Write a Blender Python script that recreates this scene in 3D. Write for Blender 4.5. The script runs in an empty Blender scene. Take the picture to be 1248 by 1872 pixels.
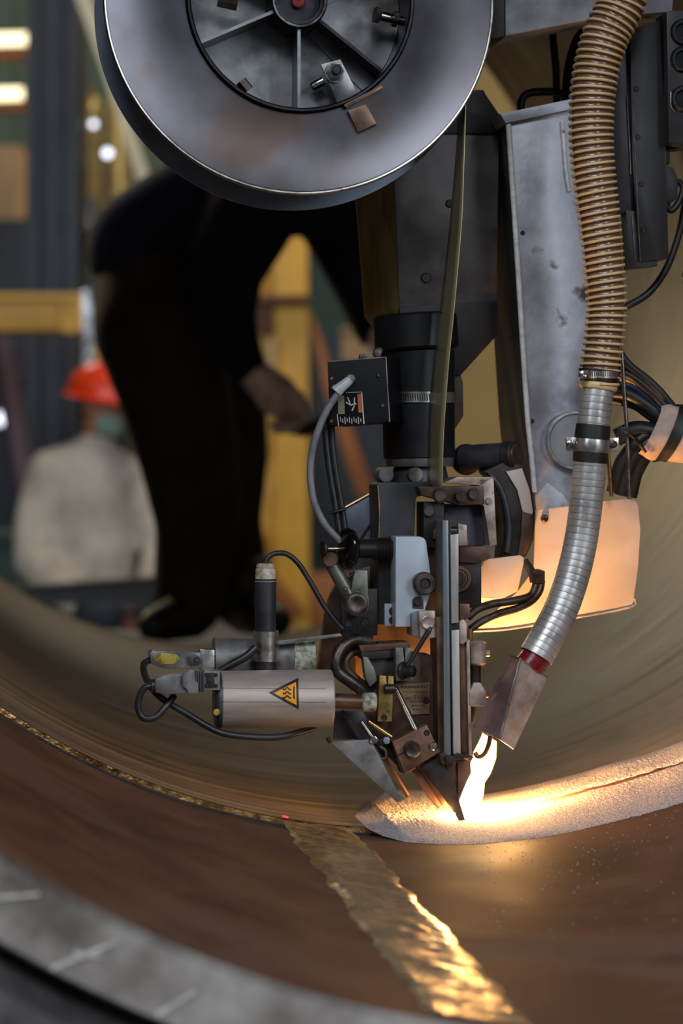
import bpy, bmesh, math, random
from mathutils import Vector, Matrix, noise
random.seed(7)
PI = math.pi
# ------------------------------------------------------------------ camera
F = 4400.0            # focal length in photo pixels (1248 x 1872)
CX, HY = 624.0, 850.0 # principal column, horizon row
ZC = 1.0              # camera height above the hall floor
SC = bpy.context.scene
cam = bpy.data.cameras.new('camera'); camo = bpy.data.objects.new('camera', cam)
SC.collection.objects.link(camo); SC.camera = camo
camo.location = (0, 0, ZC); camo.rotation_euler = (PI/2, 0, 0)
cam.sensor_fit = 'VERTICAL'; cam.sensor_height = 36.0; cam.sensor_width = 24.0
cam.lens = F/1872*36; cam.shift_y = -(936-HY)/1872
cam.clip_start = 0.05; cam.clip_end = 200
cam.dof.use_dof = True; cam.dof.focus_distance = 2.48; cam.dof.aperture_fstop = 4.6
# ------------------------------------------------------------------ world, lights, exposure
SC.view_settings.view_transform = 'Standard'; SC.view_settings.look = 'None'
SC.view_settings.exposure = 0.0; SC.view_settings.gamma = 1.0
SC.view_settings.use_curve_mapping = False
w = bpy.data.worlds.new('hall_air'); SC.world = w; w.use_nodes = True
w.node_tree.nodes['Background'].inputs[0].default_value = (0.75, 0.85, 1.0, 1)
w.node_tree.nodes['Background'].inputs[1].default_value = 0.09
def area(name, loc, target, sx, sy, power, col):
    l = bpy.data.lights.new(name, 'AREA'); l.shape = 'RECTANGLE'; l.size = sx; l.size_y = sy
    l.energy = power; l.color = col
    o = bpy.data.objects.new(name, l); SC.collection.objects.link(o); o.location = loc
    o.rotation_euler = (Vector(target)-Vector(loc)).to_track_quat('-Z', 'Y').to_euler()
    return o
area('hall_window_light', (-4.2, -1.8, 3.5), (0.05, 2.5, 1.1), 3.2, 3.0, 265, (0.80, 0.90, 1.0))
area('hall_door_light', (4.0, -2.2, 3.0), (0.05, 2.5, 1.0), 2.2, 2.8, 160, (0.84, 0.92, 1.0))
area('added_front_fill', (-0.9, -4.0, 5.2), (0.05, 2.5, 0.9), 3.4, 1.6, 230, (0.86, 0.93, 1.0))  # unseen lamp added as front fill for the machine
area('ceiling_lamp_light', (0.5, 9.0, 6.6), (0.0, 9.5, 0), 2.5, 2.5, 170, (1.0, 0.91, 0.76))
area('ceiling_lamp_light', (-3.0, 16.0, 6.6), (-2.0, 17, 1.0), 3, 3, 260, (1.0, 0.91, 0.76))
area('ceiling_lamp_light', (3.0, 17.0, 6.6), (2.0, 20, 1.5), 3, 3, 380, (1.0, 0.84, 0.58))
area('added_warm_fill', (-2.6, 8.2, 3.1), (0.7, 3.6, 1.3), .9, .9, 75, (1.0, 0.80, 0.48))  # unseen lamp added to brighten the pipe's right inner wall

# ------------------------------------------------------------------ frames
R = 0.759; TH = 0.1362; XB = 0.079; HP = 0.378; L1 = 0.9066; L2 = 2.62
A = Vector((-math.sin(TH), math.cos(TH), 0))   # pipe axis, away from the camera
Pd = Vector((math.cos(TH), math.sin(TH), 0))   # machine's right
Zv = Vector((0, 0, 1))
CAM = Vector((0, 0, ZC))
BOT = Vector((XB, 2.5, ZC-HP))
CEN = BOT + Zv*R
U = 2.5/F
def ray(px, py): return Vector(((px-CX)/F, 1, (HY-py)/F))
def Mp(px, py, d=0.0):
    """point seen at a photo pixel on the machine plane d pixel-units behind the weld groove's plane"""
    r = ray(px, py); t = (d*U + A.dot(BOT-CAM))/A.dot(r)
    return CAM + r*t
def Qp(px, py, Y): return CAM + ray(px, py)*Y
def S(phi, v, r=R): return CEN + (Pd*math.sin(phi) - Zv*math.cos(phi))*r + A*v
def pipe_hit(px, py):
    r = ray(px, py); o = CAM-CEN
    o2 = o - A*o.dot(A); r2 = r - A*r.dot(A)
    a = r2.dot(r2); b = 2*o2.dot(r2); c = o2.dot(o2)-R*R
    t = (-b+math.sqrt(b*b-4*a*c))/(2*a)
    q = o + r*t
    return math.atan2(q.dot(Pd), -q.z), q.dot(A)
# ------------------------------------------------------------------ materials
def lin(c):
    return tuple(((x/255)/12.92 if x/255 <= .04045 else ((x/255+.055)/1.055)**2.4) for x in c)+(1,)
def mat(name, c1, c2=None, rough=.5, metal=0., scale=20., bump=0., stretch=(1, 1, 1), coords='Object', rvar=.1,
        contrast=(.35, .65), detail=5, bscale=None, coat=0, spots=None, aniso=0, spec=None, trans=0, patch=None):
    m = bpy.data.materials.new(name); m.use_nodes = True
    n = m.node_tree.nodes; l = m.node_tree.links
    b = n['Principled BSDF']
    b.inputs['Metallic'].default_value = metal; b.inputs['Roughness'].default_value = rough
    if coat: b.inputs['Coat Weight'].default_value = coat; b.inputs['Coat Roughness'].default_value = .12
    if spec is not None: b.inputs['Specular IOR Level'].default_value = spec
    if trans: b.inputs['Transmission Weight'].default_value = trans
    c2 = c2 or tuple(x*.72 for x in c1)
    tc = n.new('ShaderNodeTexCoord'); mp = n.new('ShaderNodeMapping')
    mp.inputs['Scale'].default_value = stretch
    l.new(tc.outputs[coords], mp.inputs[0])
    nz = n.new('ShaderNodeTexNoise'); nz.inputs['Scale'].default_value = scale; nz.inputs['Detail'].default_value = detail
    nz.inputs['Roughness'].default_value = .62
    l.new(mp.outputs[0], nz.inputs['Vector'])
    rp = n.new('ShaderNodeValToRGB'); rp.color_ramp.elements[0].position = contrast[0]; rp.color_ramp.elements[1].position = contrast[1]
    rp.color_ramp.elements[0].color = lin(c2); rp.color_ramp.elements[1].color = lin(c1)
    l.new(nz.outputs['Fac'], rp.inputs[0])
    col = rp.outputs[0]
    if spots:   # (colour, scale, threshold)
        n2 = n.new('ShaderNodeTexNoise'); n2.inputs['Scale'].default_value = spots[1]; n2.inputs['Detail'].default_value = 6
        l.new(mp.outputs[0], n2.inputs['Vector'])
        r2 = n.new('ShaderNodeValToRGB'); r2.color_ramp.elements[0].position = spots[2]; r2.color_ramp.elements[1].position = spots[2]+.07
        l.new(n2.outputs['Fac'], r2.inputs[0])
        mx = n.new('ShaderNodeMixRGB'); l.new(r2.outputs[0], mx.inputs[0]); l.new(col, mx.inputs[1]); mx.inputs[2].default_value = lin(spots[0])
        col = mx.outputs[0]
    if patch:   # broad unstretched stains: (colour, scale, threshold)
        n3 = n.new('ShaderNodeTexNoise'); n3.inputs['Scale'].default_value = patch[1]; n3.inputs['Detail'].default_value = 7
        n3.inputs['Roughness'].default_value = .68; l.new(tc.outputs[coords], n3.inputs['Vector'])
        r3 = n.new('ShaderNodeValToRGB'); r3.color_ramp.elements[0].position = patch[2]; r3.color_ramp.elements[1].position = patch[2]+.16
        r3.color_ramp.elements[1].color = (.75, .75, .75, 1)
        l.new(n3.outputs['Fac'], r3.inputs[0]); m3 = n.new('ShaderNodeMixRGB'); l.new(r3.outputs[0], m3.inputs[0])
        l.new(col, m3.inputs[1]); m3.inputs[2].default_value = lin(patch[0]); col = m3.outputs[0]
    l.new(col, b.inputs['Base Color'])
    if rvar:
        mr = n.new('ShaderNodeMapRange'); mr.inputs['To Min'].default_value = max(.03, rough-rvar); mr.inputs['To Max'].default_value = min(1, rough+rvar)
        mr.inputs['From Min'].default_value = .3; mr.inputs['From Max'].default_value = .7
        l.new(nz.outputs['Fac'], mr.inputs[0]); l.new(mr.outputs[0], b.inputs['Roughness'])
    if aniso:
        b.inputs['Anisotropic'].default_value = aniso
        tg = n.new('ShaderNodeTangent'); tg.direction_type = 'RADIAL'; tg.axis = 'Z'
        l.new(tg.outputs[0], b.inputs['Tangent'])
    if bump:
        bn = n.new('ShaderNodeTexNoise'); bn.inputs['Scale'].default_value = bscale or scale*3; bn.inputs['Detail'].default_value = 4
        l.new(mp.outputs[0], bn.inputs['Vector'])
        bp = n.new('ShaderNodeBump'); bp.inputs['Strength'].default_value = bump; bp.inputs['Distance'].default_value = .002
        l.new(bn.outputs['Fac'], bp.inputs['Height']); l.new(bp.outputs[0], b.inputs['Normal'])
    return m
def emis(name, col, strength):
    m = bpy.data.materials.new(name); m.use_nodes = True
    b = m.node_tree.nodes['Principled BSDF']
    b.inputs['Base Color'].default_value = (0, 0, 0, 1)
    b.inputs['Emission Color'].default_value = lin(col); b.inputs['Emission Strength'].default_value = strength
    return m
K = {}
K['spool'] = mat('brushed_spool_steel', (96, 97, 104), (74, 68, 70), .33, 1, 7, .03, coords='Object', rvar=.06, contrast=(.25, .75), aniso=.4, spots=((82, 70, 66), 4, .56))
K['spool_in'] = mat('spool_inner_steel', (152, 154, 158), (92, 89, 88), .38, 1, 11, .1, spots=((60, 52, 48), 9, .66))
K['spool_dark'] = mat('dark_spool_steel', (64, 64, 70), (44, 42, 44), .42, .9, 20, .1)
K['blue_steel'] = mat('blue_grey_flange', (150, 160, 180), (118, 126, 144), .4, .45, 14, .05)
K['chrome'] = mat('bright_bolt', (205, 205, 205), (150, 148, 145), .2, 1, 40, 0)
K['edge'] = mat('bright_edge', (190, 188, 182), (140, 135, 128), .35, 1, 60, .1)
K['bolt'] = mat('dull_bolt', (98, 90, 86), (62, 54, 50), .42, .9, 60, .15)
K['black'] = mat('black_paint', (25, 26, 30), (18, 18, 21), .44, 0, 25, .05, spec=.3, spots=((70, 70, 74), 60, .72))
K['black_gloss'] = mat('black_plastic_gloss', (16, 15, 14), (10, 9, 9), .12, 0, 20, 0, rvar=.03)
K['rubber'] = mat('black_rubber', (26, 25, 25), (18, 17, 17), .5, 0, 40, .05)
K['gearbox'] = mat('dark_gearbox_paint', (52, 53, 58), (36, 36, 40), .5, .2, 25, .15, spots=((86, 78, 66), 40, .7))
K['dark'] = mat('sooty_dark_steel', (62, 56, 54), (34, 30, 29), .5, .6, 30, .25, spots=((92, 66, 52), 22, .64))
K['sooty_brown'] = mat('sooty_brown_steel', (104, 80, 66), (58, 44, 38), .48, .6, 26, .2, spots=((40, 32, 30), 18, .64))
K['brown'] = mat('heat_browned_plate', (140, 104, 84), (98, 70, 58), .45, .6, 26, .12)
K['copper'] = mat('brown_copper', (132, 102, 84), (88, 68, 58), .4, .8, 30, .1)
K['lightblue'] = mat('pale_blue_paint', (184, 194, 204), (164, 174, 184), .42, .1, 12, .05, spots=((74, 78, 84), 21, .69))
K['pale'] = mat('pale_worn_steel', (196, 178, 166), (140, 124, 114), .45, .5, 40, .2, spots=((70, 58, 52), 50, .68))
K['rail'] = mat('ground_rail_steel', (188, 184, 180), (140, 136, 132), .4, .4, 30, .15, stretch=(1, 1, .15), spots=((74, 66, 62), 60, .68))
K['rail_dark'] = mat('blue_grey_rail', (142, 148, 152), (108, 114, 118), .38, .45, 30, .1, stretch=(1, 1, .12))
K['brass'] = mat('brass_block', (176, 150, 92), (138, 112, 64), .4, .8, 40, .1)
K['nameplate'] = mat('worn_nameplate', (150, 122, 92), (104, 82, 66), .42, .6, 60, .1)
K['ink'] = mat('dark_lettering', (52, 26, 20), (44, 22, 18), .6, 0, 20, 0)
K['alu'] = mat('dull_aluminium_shell', (182, 170, 162), (150, 137, 129), .48, .4, 30, .06, stretch=(.3, .3, 2), spots=((96, 88, 86), 26, .7))
K['grey'] = mat('grey_cast_metal', (134, 132, 132), (92, 90, 90), .45, .45, 40, .15)
K['greydark'] = mat('dark_grey_endcap', (82, 82, 90), (56, 56, 62), .45, .5, 30, .1, spots=((150, 140, 50), 30, .74))
K['greygreen'] = mat('grey_green_link', (122, 122, 112), (86, 86, 78), .42, .7, 30, .15)
K['tape'] = mat('crumpled_pale_tape', (206, 196, 176), (138, 130, 110), .6, 0, 120, .8, bscale=160)
K['tape_green'] = mat('mottled_wrap', (186, 188, 166), (84, 92, 78), .6, 0, 160, .8, bscale=200)
K['clampsteel'] = mat('clamp_steel', (206, 204, 200), (168, 164, 158), .3, .95, 50, .05)
K['yellowpaint'] = mat('yellow_paint_mark', (170, 150, 50), (110, 96, 40), .5, 0, 120, 0, contrast=(.4, .55))
K['sign_yellow'] = mat('warning_yellow', (242, 166, 28), (228, 150, 22), .5, 0, 60, 0)
K['sign_black'] = mat('warning_black', (40, 26, 16), (34, 22, 14), .5, 0, 20, 0)
K['cable'] = mat('black_cable', (40, 40, 44), (26, 26, 28), .42, 0, 60, 0)
K['greycable'] = mat('grey_cable', (124, 126, 130), (96, 98, 102), .45, 0, 50, 0)
K['whiteplug'] = mat('pale_grey_plug', (200, 202, 206), (160, 162, 166), .4, 0, 50, 0)
K['strip'] = mat('electrode_strip_steel', (206, 196, 150), (172, 164, 130), .24, .55, 12, 0, stretch=(1, 1, .1), rvar=.04)
K['hopper'] = mat('sooty_hopper_steel', (116, 110, 110), (72, 66, 64), .42, .5, 9, .15, spots=((184, 120, 88), 11, .66))
K['hopper_side'] = mat('olive_hopper_side', (168, 148, 96), (104, 88, 58), .4, .4, 9, .1, stretch=(4, 4, .6))
K['hopper_dark'] = mat('dark_hopper_steel', (48, 44, 44), (30, 28, 28), .5, .5, 20, .15)
K['column'] = mat('silver_painted_column', (190, 192, 202), (132, 133, 142), .42, .3, 12, .4, bscale=50, spots=((70, 60, 58), 24, .63))
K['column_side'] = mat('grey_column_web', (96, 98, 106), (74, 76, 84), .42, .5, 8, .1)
K['weld'] = mat('white_weld_bead', (240, 240, 242), (206, 204, 204), .45, .1, 90, .5, spots=((50, 46, 46), 60, .68))  # the bead's edge highlight is put into its white colour
K['shield'] = mat('pale_heat_shield', (206, 192, 184), (182, 166, 156), .5, .1, 8, .1, spots=((88, 66, 52), 14, .73))
K['hose_wall'] = mat('brown_hose_wall', (122, 94, 76), (106, 80, 64), .25, 0, 30, 0, rvar=.04, coat=.4)
K['hose_wire'] = mat('tan_hose_wire', (232, 196, 146), (210, 172, 122), .36, 0, 30, 0)
K['flex'] = mat('metal_flex_hose', (206, 204, 202), (172, 169, 166), .34, .55, 30, .05, spots=((110, 104, 100), 40, .72))
K['cap_grey'] = mat('round_cap_grey', (150, 152, 154), (124, 126, 128), .4, .3, 14, 0)
K['red'] = mat('dark_red_sleeve', (142, 28, 40), (96, 16, 24), .3, 0, 40, .1)
K['hood'] = mat('purple_tinted_hood', (160, 132, 130), (112, 90, 90), .42, .4, 22, .15, spots=((58, 44, 42), 10, .64))
K['hood_grey'] = mat('scorched_hood_face', (190, 176, 166), (134, 118, 108), .45, .3, 30, .2, spots=((46, 38, 36), 9, .62))
K['sleeve'] = mat('dusty_fabric_sleeve', (206, 182, 168), (164, 136, 124), .85, 0, 30, .6, spots=((200, 96, 70), 16, .72))
K['cable_tan'] = mat('tan_wire', (182, 148, 112), (150, 120, 92), .45, 0, 40, 0)
K['cable_blue'] = mat('blue_wire', (50, 66, 128), (36, 48, 100), .45, 0, 40, 0)
K['brass_rod'] = mat('brass_coloured_rod', (190, 160, 104), (150, 124, 80), .3, .9, 40, 0)
K['rack'] = mat('black_slide_paint', (44, 43, 45), (32, 31, 33), .42, .2, 20, .05)
K['steel_rod'] = mat('bare_steel_rod', (176, 168, 160), (140, 130, 122), .28, 1, 40, 0)
# pipe
def pipe_mat(name, c1, c2, c3, rough, metal, su, sv, bump, patch=None):
    m = mat(name, c1, c2, rough, metal, 1.0, bump, stretch=(su, sv, 1), coords='UV', rvar=.12, contrast=(.36, .64), detail=10, bscale=3.0, spots=(c3, .5, .56), patch=patch)
    return m
K['pipe_near'] = pipe_mat('rust_brown_pipe_wall', (108, 74, 56), (82, 54, 42), (98, 72, 60), .66, .0, 9, 7, .05, ((68, 44, 34), 7, .5))
K['pipe_near'].node_tree.nodes['Principled BSDF'].inputs['Specular IOR Level'].default_value = .15
K['pipe_far'] = pipe_mat('brushed_grey_pipe_wall', (130, 118, 104), (78, 70, 60), (100, 90, 78), .5, .2, 2.0, 34, .3, ((72, 62, 48), 5, .5))
K['pipe_end'] = mat('ground_pipe_end', (150, 143, 137), (84, 76, 70), .45, .35, 9, .3, stretch=(1, 1, 1), spots=((168, 166, 164), 5, .6))
K['pipe_out'] = mat('dark_pipe_outside', (52, 44, 42), (34, 30, 30), .6, .3, 14, .2)
K['bevel'] = mat('bright_groove_bevel', (236, 190, 120), (190, 140, 84), .22, 1, 60, .3)  # golden rim highlight put into the bevel's base colour
K['root'] = mat('dark_groove_root', (46, 40, 40), (30, 27, 27), .5, .3, 50, .3)
K['seam'] = mat('bare_weld_seam', (240, 208, 158), (206, 176, 132), .27, .9, 22, .3, rvar=.06, bscale=90)
K['flux'] = mat('grey_flux_powder', (206, 200, 206), (138, 132, 140), .9, 0, 520, 1.0, contrast=(.4, .62), bscale=620, rvar=0)
K['slag'] = mat('dark_slag_crack', (70, 46, 34), (44, 30, 24), .6, 0, 200, .6)
# hall
K['floor'] = mat('dark_hall_floor', (70, 66, 62), (50, 47, 44), .6, 0, 2, .1)
K['wall'] = mat('beige_hall_wall', (176, 156, 112), (160, 140, 98), .8, 0, .8, 0)
K['ceil'] = mat('dark_hall_ceiling', (60, 60, 60), (48, 48, 48), .8, 0, 1, 0)
K['steelcol'] = mat('dark_blue_grey_column', (62, 66, 76), (48, 51, 60), .55, .1, 3, 0)
K['yellow'] = mat('yellow_machine_paint', (236, 180, 58), (208, 152, 44), .5, 0, 5, .05)
K['orange'] = mat('orange_brown_paint', (176, 104, 40), (140, 80, 30), .55, 0, 5, .05)
K['rusty'] = mat('rusty_bracket', (110, 66, 40), (84, 48, 30), .6, .2, 12, .1)
K['green'] = mat('dark_green_paint', (44, 70, 58), (34, 54, 46), .6, 0, 3, 0)
K['beige'] = mat('beige_cabinet_paint', (190, 156, 116), (172, 138, 100), .6, 0, 4, 0)
K['gold'] = mat('yellow_film_wrap', (240, 208, 130), (196, 160, 90), .16, .3, 8, .3)
K['film'] = mat('silver_film_wrap', (214, 216, 222), (150, 150, 156), .14, .8, 8, .3)
K['cream'] = mat('cream_paint', (224, 214, 186), (206, 196, 168), .5, 0, 4, 0)
K['pole'] = mat('dull_purple_pole', (104, 82, 92), (84, 66, 76), .6, 0, 6, 0)
K['lamp'] = emis('lit_lamp_tube', (255, 240, 190), 2.6)
K['lampw'] = emis('white_lamp_glint', (235, 240, 255), 3.2)
# people
K['black_cloth'] = mat('black_work_cloth', (58, 54, 51), (38, 35, 33), .85, 0, 6, .5, bscale=14, spec=.15)
K['navy'] = mat('navy_work_cloth', (36, 40, 68), (24, 25, 36), .85, 0, 6, .5, bscale=14, spec=.15)
K['glove'] = mat('grubby_grey_glove', (238, 236, 250), (186, 180, 196), .85, 0, 28, .5, bscale=40)
K['boot'] = mat('black_boot_leather', (26, 24, 23), (18, 17, 16), .6, 0, 12, .2)
K['skin'] = mat('tanned_skin', (176, 110, 80), (150, 90, 64), .55, 0, 12, .05)
K['hair'] = mat('short_black_hair', (26, 22, 20), (18, 15, 14), .6, 0, 60, .4)
K['jumper'] = mat('pale_grey_jumper', (204, 192, 178), (158, 147, 136), .85, 0, 5, .5, bscale=8)
K['helmet'] = mat('red_helmet_plastic', (232, 66, 26), (220, 54, 20), .3, 0, 3, 0, rvar=.02)
K['mask'] = mat('pale_green_mask', (130, 150, 140), (112, 132, 122), .8, 0, 10, .1)
K['eye'] = mat('eye_white', (220, 214, 206), None, .3, 0, 3, 0)
K['iris'] = mat('dark_iris', (34, 24, 18), None, .2, 0, 3, 0)
K['lips'] = mat('lips', (140, 74, 62), None, .5, 0, 10, 0)
K['denim'] = mat('dark_trousers', (48, 50, 62), (36, 38, 48), .85, 0, 8, .2)

# ------------------------------------------------------------------ mesh building
def catmull(pts, n=8):
    P = [Vector(p) for p in pts]; out = []
    for i in range(len(P)-1):
        p0 = P[i-1] if i else P[0]*2-P[1]
        p1, p2 = P[i], P[i+1]
        p3 = P[i+2] if i+2 < len(P) else P[-1]*2-P[-2]
        for k in range(n):
            t = k/n
            out.append(.5*((2*p1)+(p2-p0)*t+(2*p0-5*p1+4*p2-p3)*t*t+(3*p1-p0-3*p2+p3)*t**3))
    out.append(P[-1]); return out
def frames(P):
    T = [(P[min(i+1, len(P)-1)]-P[max(i-1, 0)]).normalized() for i in range(len(P))]
    n = T[0].orthogonal().normalized(); N = []
    for i, t in enumerate(T):
        if i:
            n = (n - t*n.dot(t)).normalized()
        N.append(n.copy())
    return T, N
class MB:
    def __init__(s): s.bm = bmesh.new()
    def _poly(s, ring, ext, bev, seg=2):
        bm = s.bm; n = len(ring)
        f = [bm.verts.new(p) for p in ring]; b = [bm.verts.new(p+ext) for p in ring]
        fs = [bm.faces.new(f), bm.faces.new(b[::-1])]
        for i in range(n):
            j = (i+1) % n; fs.append(bm.faces.new((f[j], f[i], b[i], b[j])))
        if bev:
            es = list({e for q in fs for e in q.edges})
            bmesh.ops.bevel(bm, geom=es, offset=bev*U, segments=seg, affect='EDGES', profile=.6, clamp_overlap=True)
        return s
    def prism(s, pts, d0, d1, bev=1.2, ext=None):
        """outline in photo pixels on plane d0, pushed back to d1 along the machine's depth axis"""
        return s._poly([Mp(x, y, d0) for x, y in pts], ext if ext is not None else A*(d1-d0)*U, bev)
    def box(s, x0, y0, x1, y1, d0, d1, bev=1.2):
        return s.prism([(x0, y0), (x1, y0), (x1, y1), (x0, y1)], d0, d1, bev)
    def wprism(s, ring, ext, bev=0): return s._poly([Vector(p) for p in ring], Vector(ext), bev)
    def wbox(s, c, sx, sy, sz, rz=0, bev=0):
        m = Matrix.Rotation(rz, 3, 'Z'); c = Vector(c)
        r = [c+m@Vector((x*sx/2, -sy/2, z*sz/2)) for x, z in ((-1, -1), (1, -1), (1, 1), (-1, 1))]
        return s._poly(r, m@Vector((0, sy, 0)), bev/U)
    def lathe(s, o, ax, prof, seg=32, caps=True):
        """prof: (distance along the axis, radius) in metres"""
        ax = Vector(ax).normalized(); n = ax.orthogonal().normalized(); b = ax.cross(n); bm = s.bm; rings = []
        for t, r in prof:
            rings.append([bm.verts.new(o+ax*t+(n*math.cos(2*PI*k/seg)+b*math.sin(2*PI*k/seg))*r) for k in range(seg)])
        for i in range(len(rings)-1):
            for k in range(seg):
                j = (k+1) % seg; bm.faces.new((rings[i][k], rings[i][j], rings[i+1][j], rings[i+1][k]))
        if caps: bm.faces.new(rings[0][::-1]); bm.faces.new(rings[-1])
        return s
    def cyl(s, p, q, r, r2=None, seg=28, bev=1.0):
        """between two world points, radius in photo pixels at the machine"""
        p = Vector(p); q = Vector(q); h = (q-p).length; r2 = r if r2 is None else r2; b = min(bev, r*.3)*U
        return s.lathe(p, q-p, [(0, r*U-b), (b, r*U), (h-b, r2*U), (h, r2*U-b)], seg)
    def fcyl(s, x, y, d0, d1, r, seg=28, bev=1.0, r2=None):
        p = Mp(x, y, d0); return s.cyl(p, p+A*(d1-d0)*U, r, r2, seg, bev)
    def pcyl(s, x0, y0, x1, y1, d, r, r2=None, d2=None, seg=28, bev=1.0):
        return s.cyl(Mp(x0, y0, d), Mp(x1, y1, d if d2 is None else d2), r, r2, seg, bev)
    def hexnut(s, x, y, d0, d1, r, rot=.2):
        c = Mp(x, y, d0)
        return s._poly([c+(Pd*math.cos(rot+k*PI/3)+Zv*math.sin(rot+k*PI/3))*r*U for k in range(6)], A*(d1-d0)*U, 1)
    def tube(s, pts, r, seg=10, n=8, smooth=True, caps=True):
        P = catmull(pts, n) if smooth else [Vector(p) for p in pts]
        T, N = frames(P); bm = s.bm; rings = []
        for i, p in enumerate(P):
            rr = r(i/(len(P)-1)) if callable(r) else r
            b = T[i].cross(N[i])
            rings.append([bm.verts.new(p+(N[i]*math.cos(2*PI*k/seg)+b*math.sin(2*PI*k/seg))*rr) for k in range(seg)])
        for i in range(len(rings)-1):
            for k in range(seg):
                j = (k+1) % seg; bm.faces.new((rings[i][k], rings[i][j], rings[i+1][j], rings[i+1][k]))
        if caps: bm.faces.new(rings[0][::-1]); bm.faces.new(rings[-1])
        return s
    def ptube(s, pts, r, seg=10, n=8, smooth=True):
        """pts: (px, py, d); radius in photo pixels"""
        return s.tube([Mp(*p) for p in pts], r*U, seg, n, smooth)
    def ball(s, c, rx, ry=None, rz=None, rot=None, seg=20):
        ry = ry or rx; rz = rz or rx
        m = Matrix.Translation(Vector(c)) @ (rot or Matrix()) @ Matrix.Diagonal((rx, ry, rz, 1))
        bmesh.ops.create_uvsphere(s.bm, u_segments=seg, v_segments=max(8, seg//2), radius=1, matrix=m); return s
    def grid(s, fn, nu, nv, closed=False):
        bm = s.bm; V = [[bm.verts.new(fn(i/nu, j/nv)) for j in range(nv+1)] for i in range(nu if closed else nu+1)]
        for i in range(nu):
            k = (i+1) % nu if closed else i+1
            for j in range(nv): bm.faces.new((V[i][j], V[k][j], V[k][j+1], V[i][j+1]))
        return s
ROOT = {}
def link(o): SC.collection.objects.link(o); return o
def thing(name, label, cat, loc, group=None):
    o = link(bpy.data.objects.new(name, None)); o.location = loc; o.empty_display_size = .05
    o['label'] = label; o['category'] = cat
    if group: o['group'] = group
    ROOT[o] = Vector(loc); return o
def build(name, mb, m, parent=None, label=None, cat=None, kind=None, group=None, smooth=40, recalc=True, loc=None):
    bm = mb.bm
    if recalc: bmesh.ops.recalc_face_normals(bm, faces=bm.faces[:])
    if parent is not None: base = ROOT[parent]
    elif loc is not None: base = Vector(loc)
    else:
        vs = [v.co for v in bm.verts]
        base = Vector((sum(v.x for v in vs)/len(vs), sum(v.y for v in vs)/len(vs), min(v.z for v in vs)))
    for v in bm.verts: v.co -= base
    me = bpy.data.meshes.new(name); bm.to_mesh(me); bm.free()
    me.materials.append(K[m] if isinstance(m, str) else m)
    if smooth is not None:
        me.polygons.foreach_set('use_smooth', [True]*len(me.polygons))
        me.set_sharp_from_angle(angle=math.radians(smooth))
    o = link(bpy.data.objects.new(name, me))
    if parent is not None: o.parent = parent
    else: o.location = base
    ROOT[o] = base
    if label: o['label'] = label
    if cat: o['category'] = cat
    if kind: o['kind'] = kind
    if group: o['group'] = group
    return o
def bolt_at(parent, x, y, d, r, h=8, m='bolt', washer=True, hexa=True, label=None):
    b = MB()
    if washer: b.fcyl(x, y, d-2, d+1, r*1.25, bev=.4)
    if hexa: b.hexnut(x, y, d-h, d-1, r, random.random())
    else: b.fcyl(x, y, d-h, d-1, r)
    return build('bolt', b, m, parent, label)
def hole_at(parent, x, y, d, r):
    """a drilled hole: a thin dark disc laid on the surface"""
    b = MB(); p = Mp(x, y, d-.4)
    b.lathe(p, A, [(0, r*1.15*U), (0, r*.92*U), (-.35*U, r*.9*U), (.3*U, r*.55*U)], 18)
    return build('hole_disc', b, 'root', parent)  # dark colour stands for the shade inside the hole

exec_parts = []
# ================================================================== THE SETTING
def slab(name, c, sx, sy, sz, m):
    return build(name, MB().wbox(c, sx, sy, sz), m, kind='structure', smooth=None)
slab('floor', (0, 10, -.05), 26, 34, .1, 'floor')
slab('wall_back', (0, 25.1, 4), 26, .2, 8.2, 'wall')
slab('wall_left', (-12.9, 10, 4), .2, 34, 8.2, 'green')
slab('wall_right', (12.9, 10, 4), .2, 34, 8.2, 'wall')
slab('ceiling', (0, 15, 8.1), 26, 24, .2, 'ceil')

# ================================================================== PIPE SECTIONS BEING WELDED
def shell(mb, v0, v1, r, nu=160, nv=12, flip=False):
    bm = mb.bm; uv = bm.loops.layers.uv.verify(); V = []
    for i in range(nu):
        V.append([bm.verts.new(S(2*PI*i/nu-PI, v0+(v1-v0)*j/nv, r)) for j in range(nv+1)])
    for i in range(nu):
        k = (i+1) % nu
        for j in range(nv):
            q = [(V[i][j], i, j), (V[k][j], i+1, j), (V[k][j+1], i+1, j+1), (V[i][j+1], i, j+1)]
            if flip: q.reverse()
            f = bm.faces.new([x[0] for x in q])
            for lp, (_, a, b) in zip(f.loops, q):
                lp[uv].uv = (a/nu*2*PI*R, v0+(v1-v0)*b/nv)
    return mb
def ringband(mb, prof, nu=160):
    """prof: (v, r) turned about the pipe axis"""
    mb.lathe(CEN, A, prof, nu, caps=False); return mb
WT = .05
pipe = thing('pipe_section', 'brown rust-coated steel pipe section nearest the camera with a ground end rim', 'pipe', tuple(S(0, -L1/2, R+WT)))
build('inner_wall', shell(MB(), -L1, -.085, R, flip=True), 'pipe_near', pipe, recalc=False, smooth=180)
build('end_rim', ringband(MB(), [(-L1, R), (-L1-.006, R+.004), (-L1-.014, R+.046), (-L1-.008, R+.049)]), 'pipe_end', pipe, smooth=30)
def rim_pt(px, py):
    phi, v = pipe_hit(px, py); return phi
def rim_mark(pts, wd):
    P = []
    for phi, q in pts: P.append(S(phi, -L1-.0068-.008*q-.0006, R+.004+.042*q))
    mb = MB(); t = (P[-1]-P[0]).normalized(); n = A.cross(t).normalized()*wd
    return mb.wprism([P[0]+n, P[0]-n, P[-1]-n*.6, P[-1]+n*.6], A*-.0004)
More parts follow.
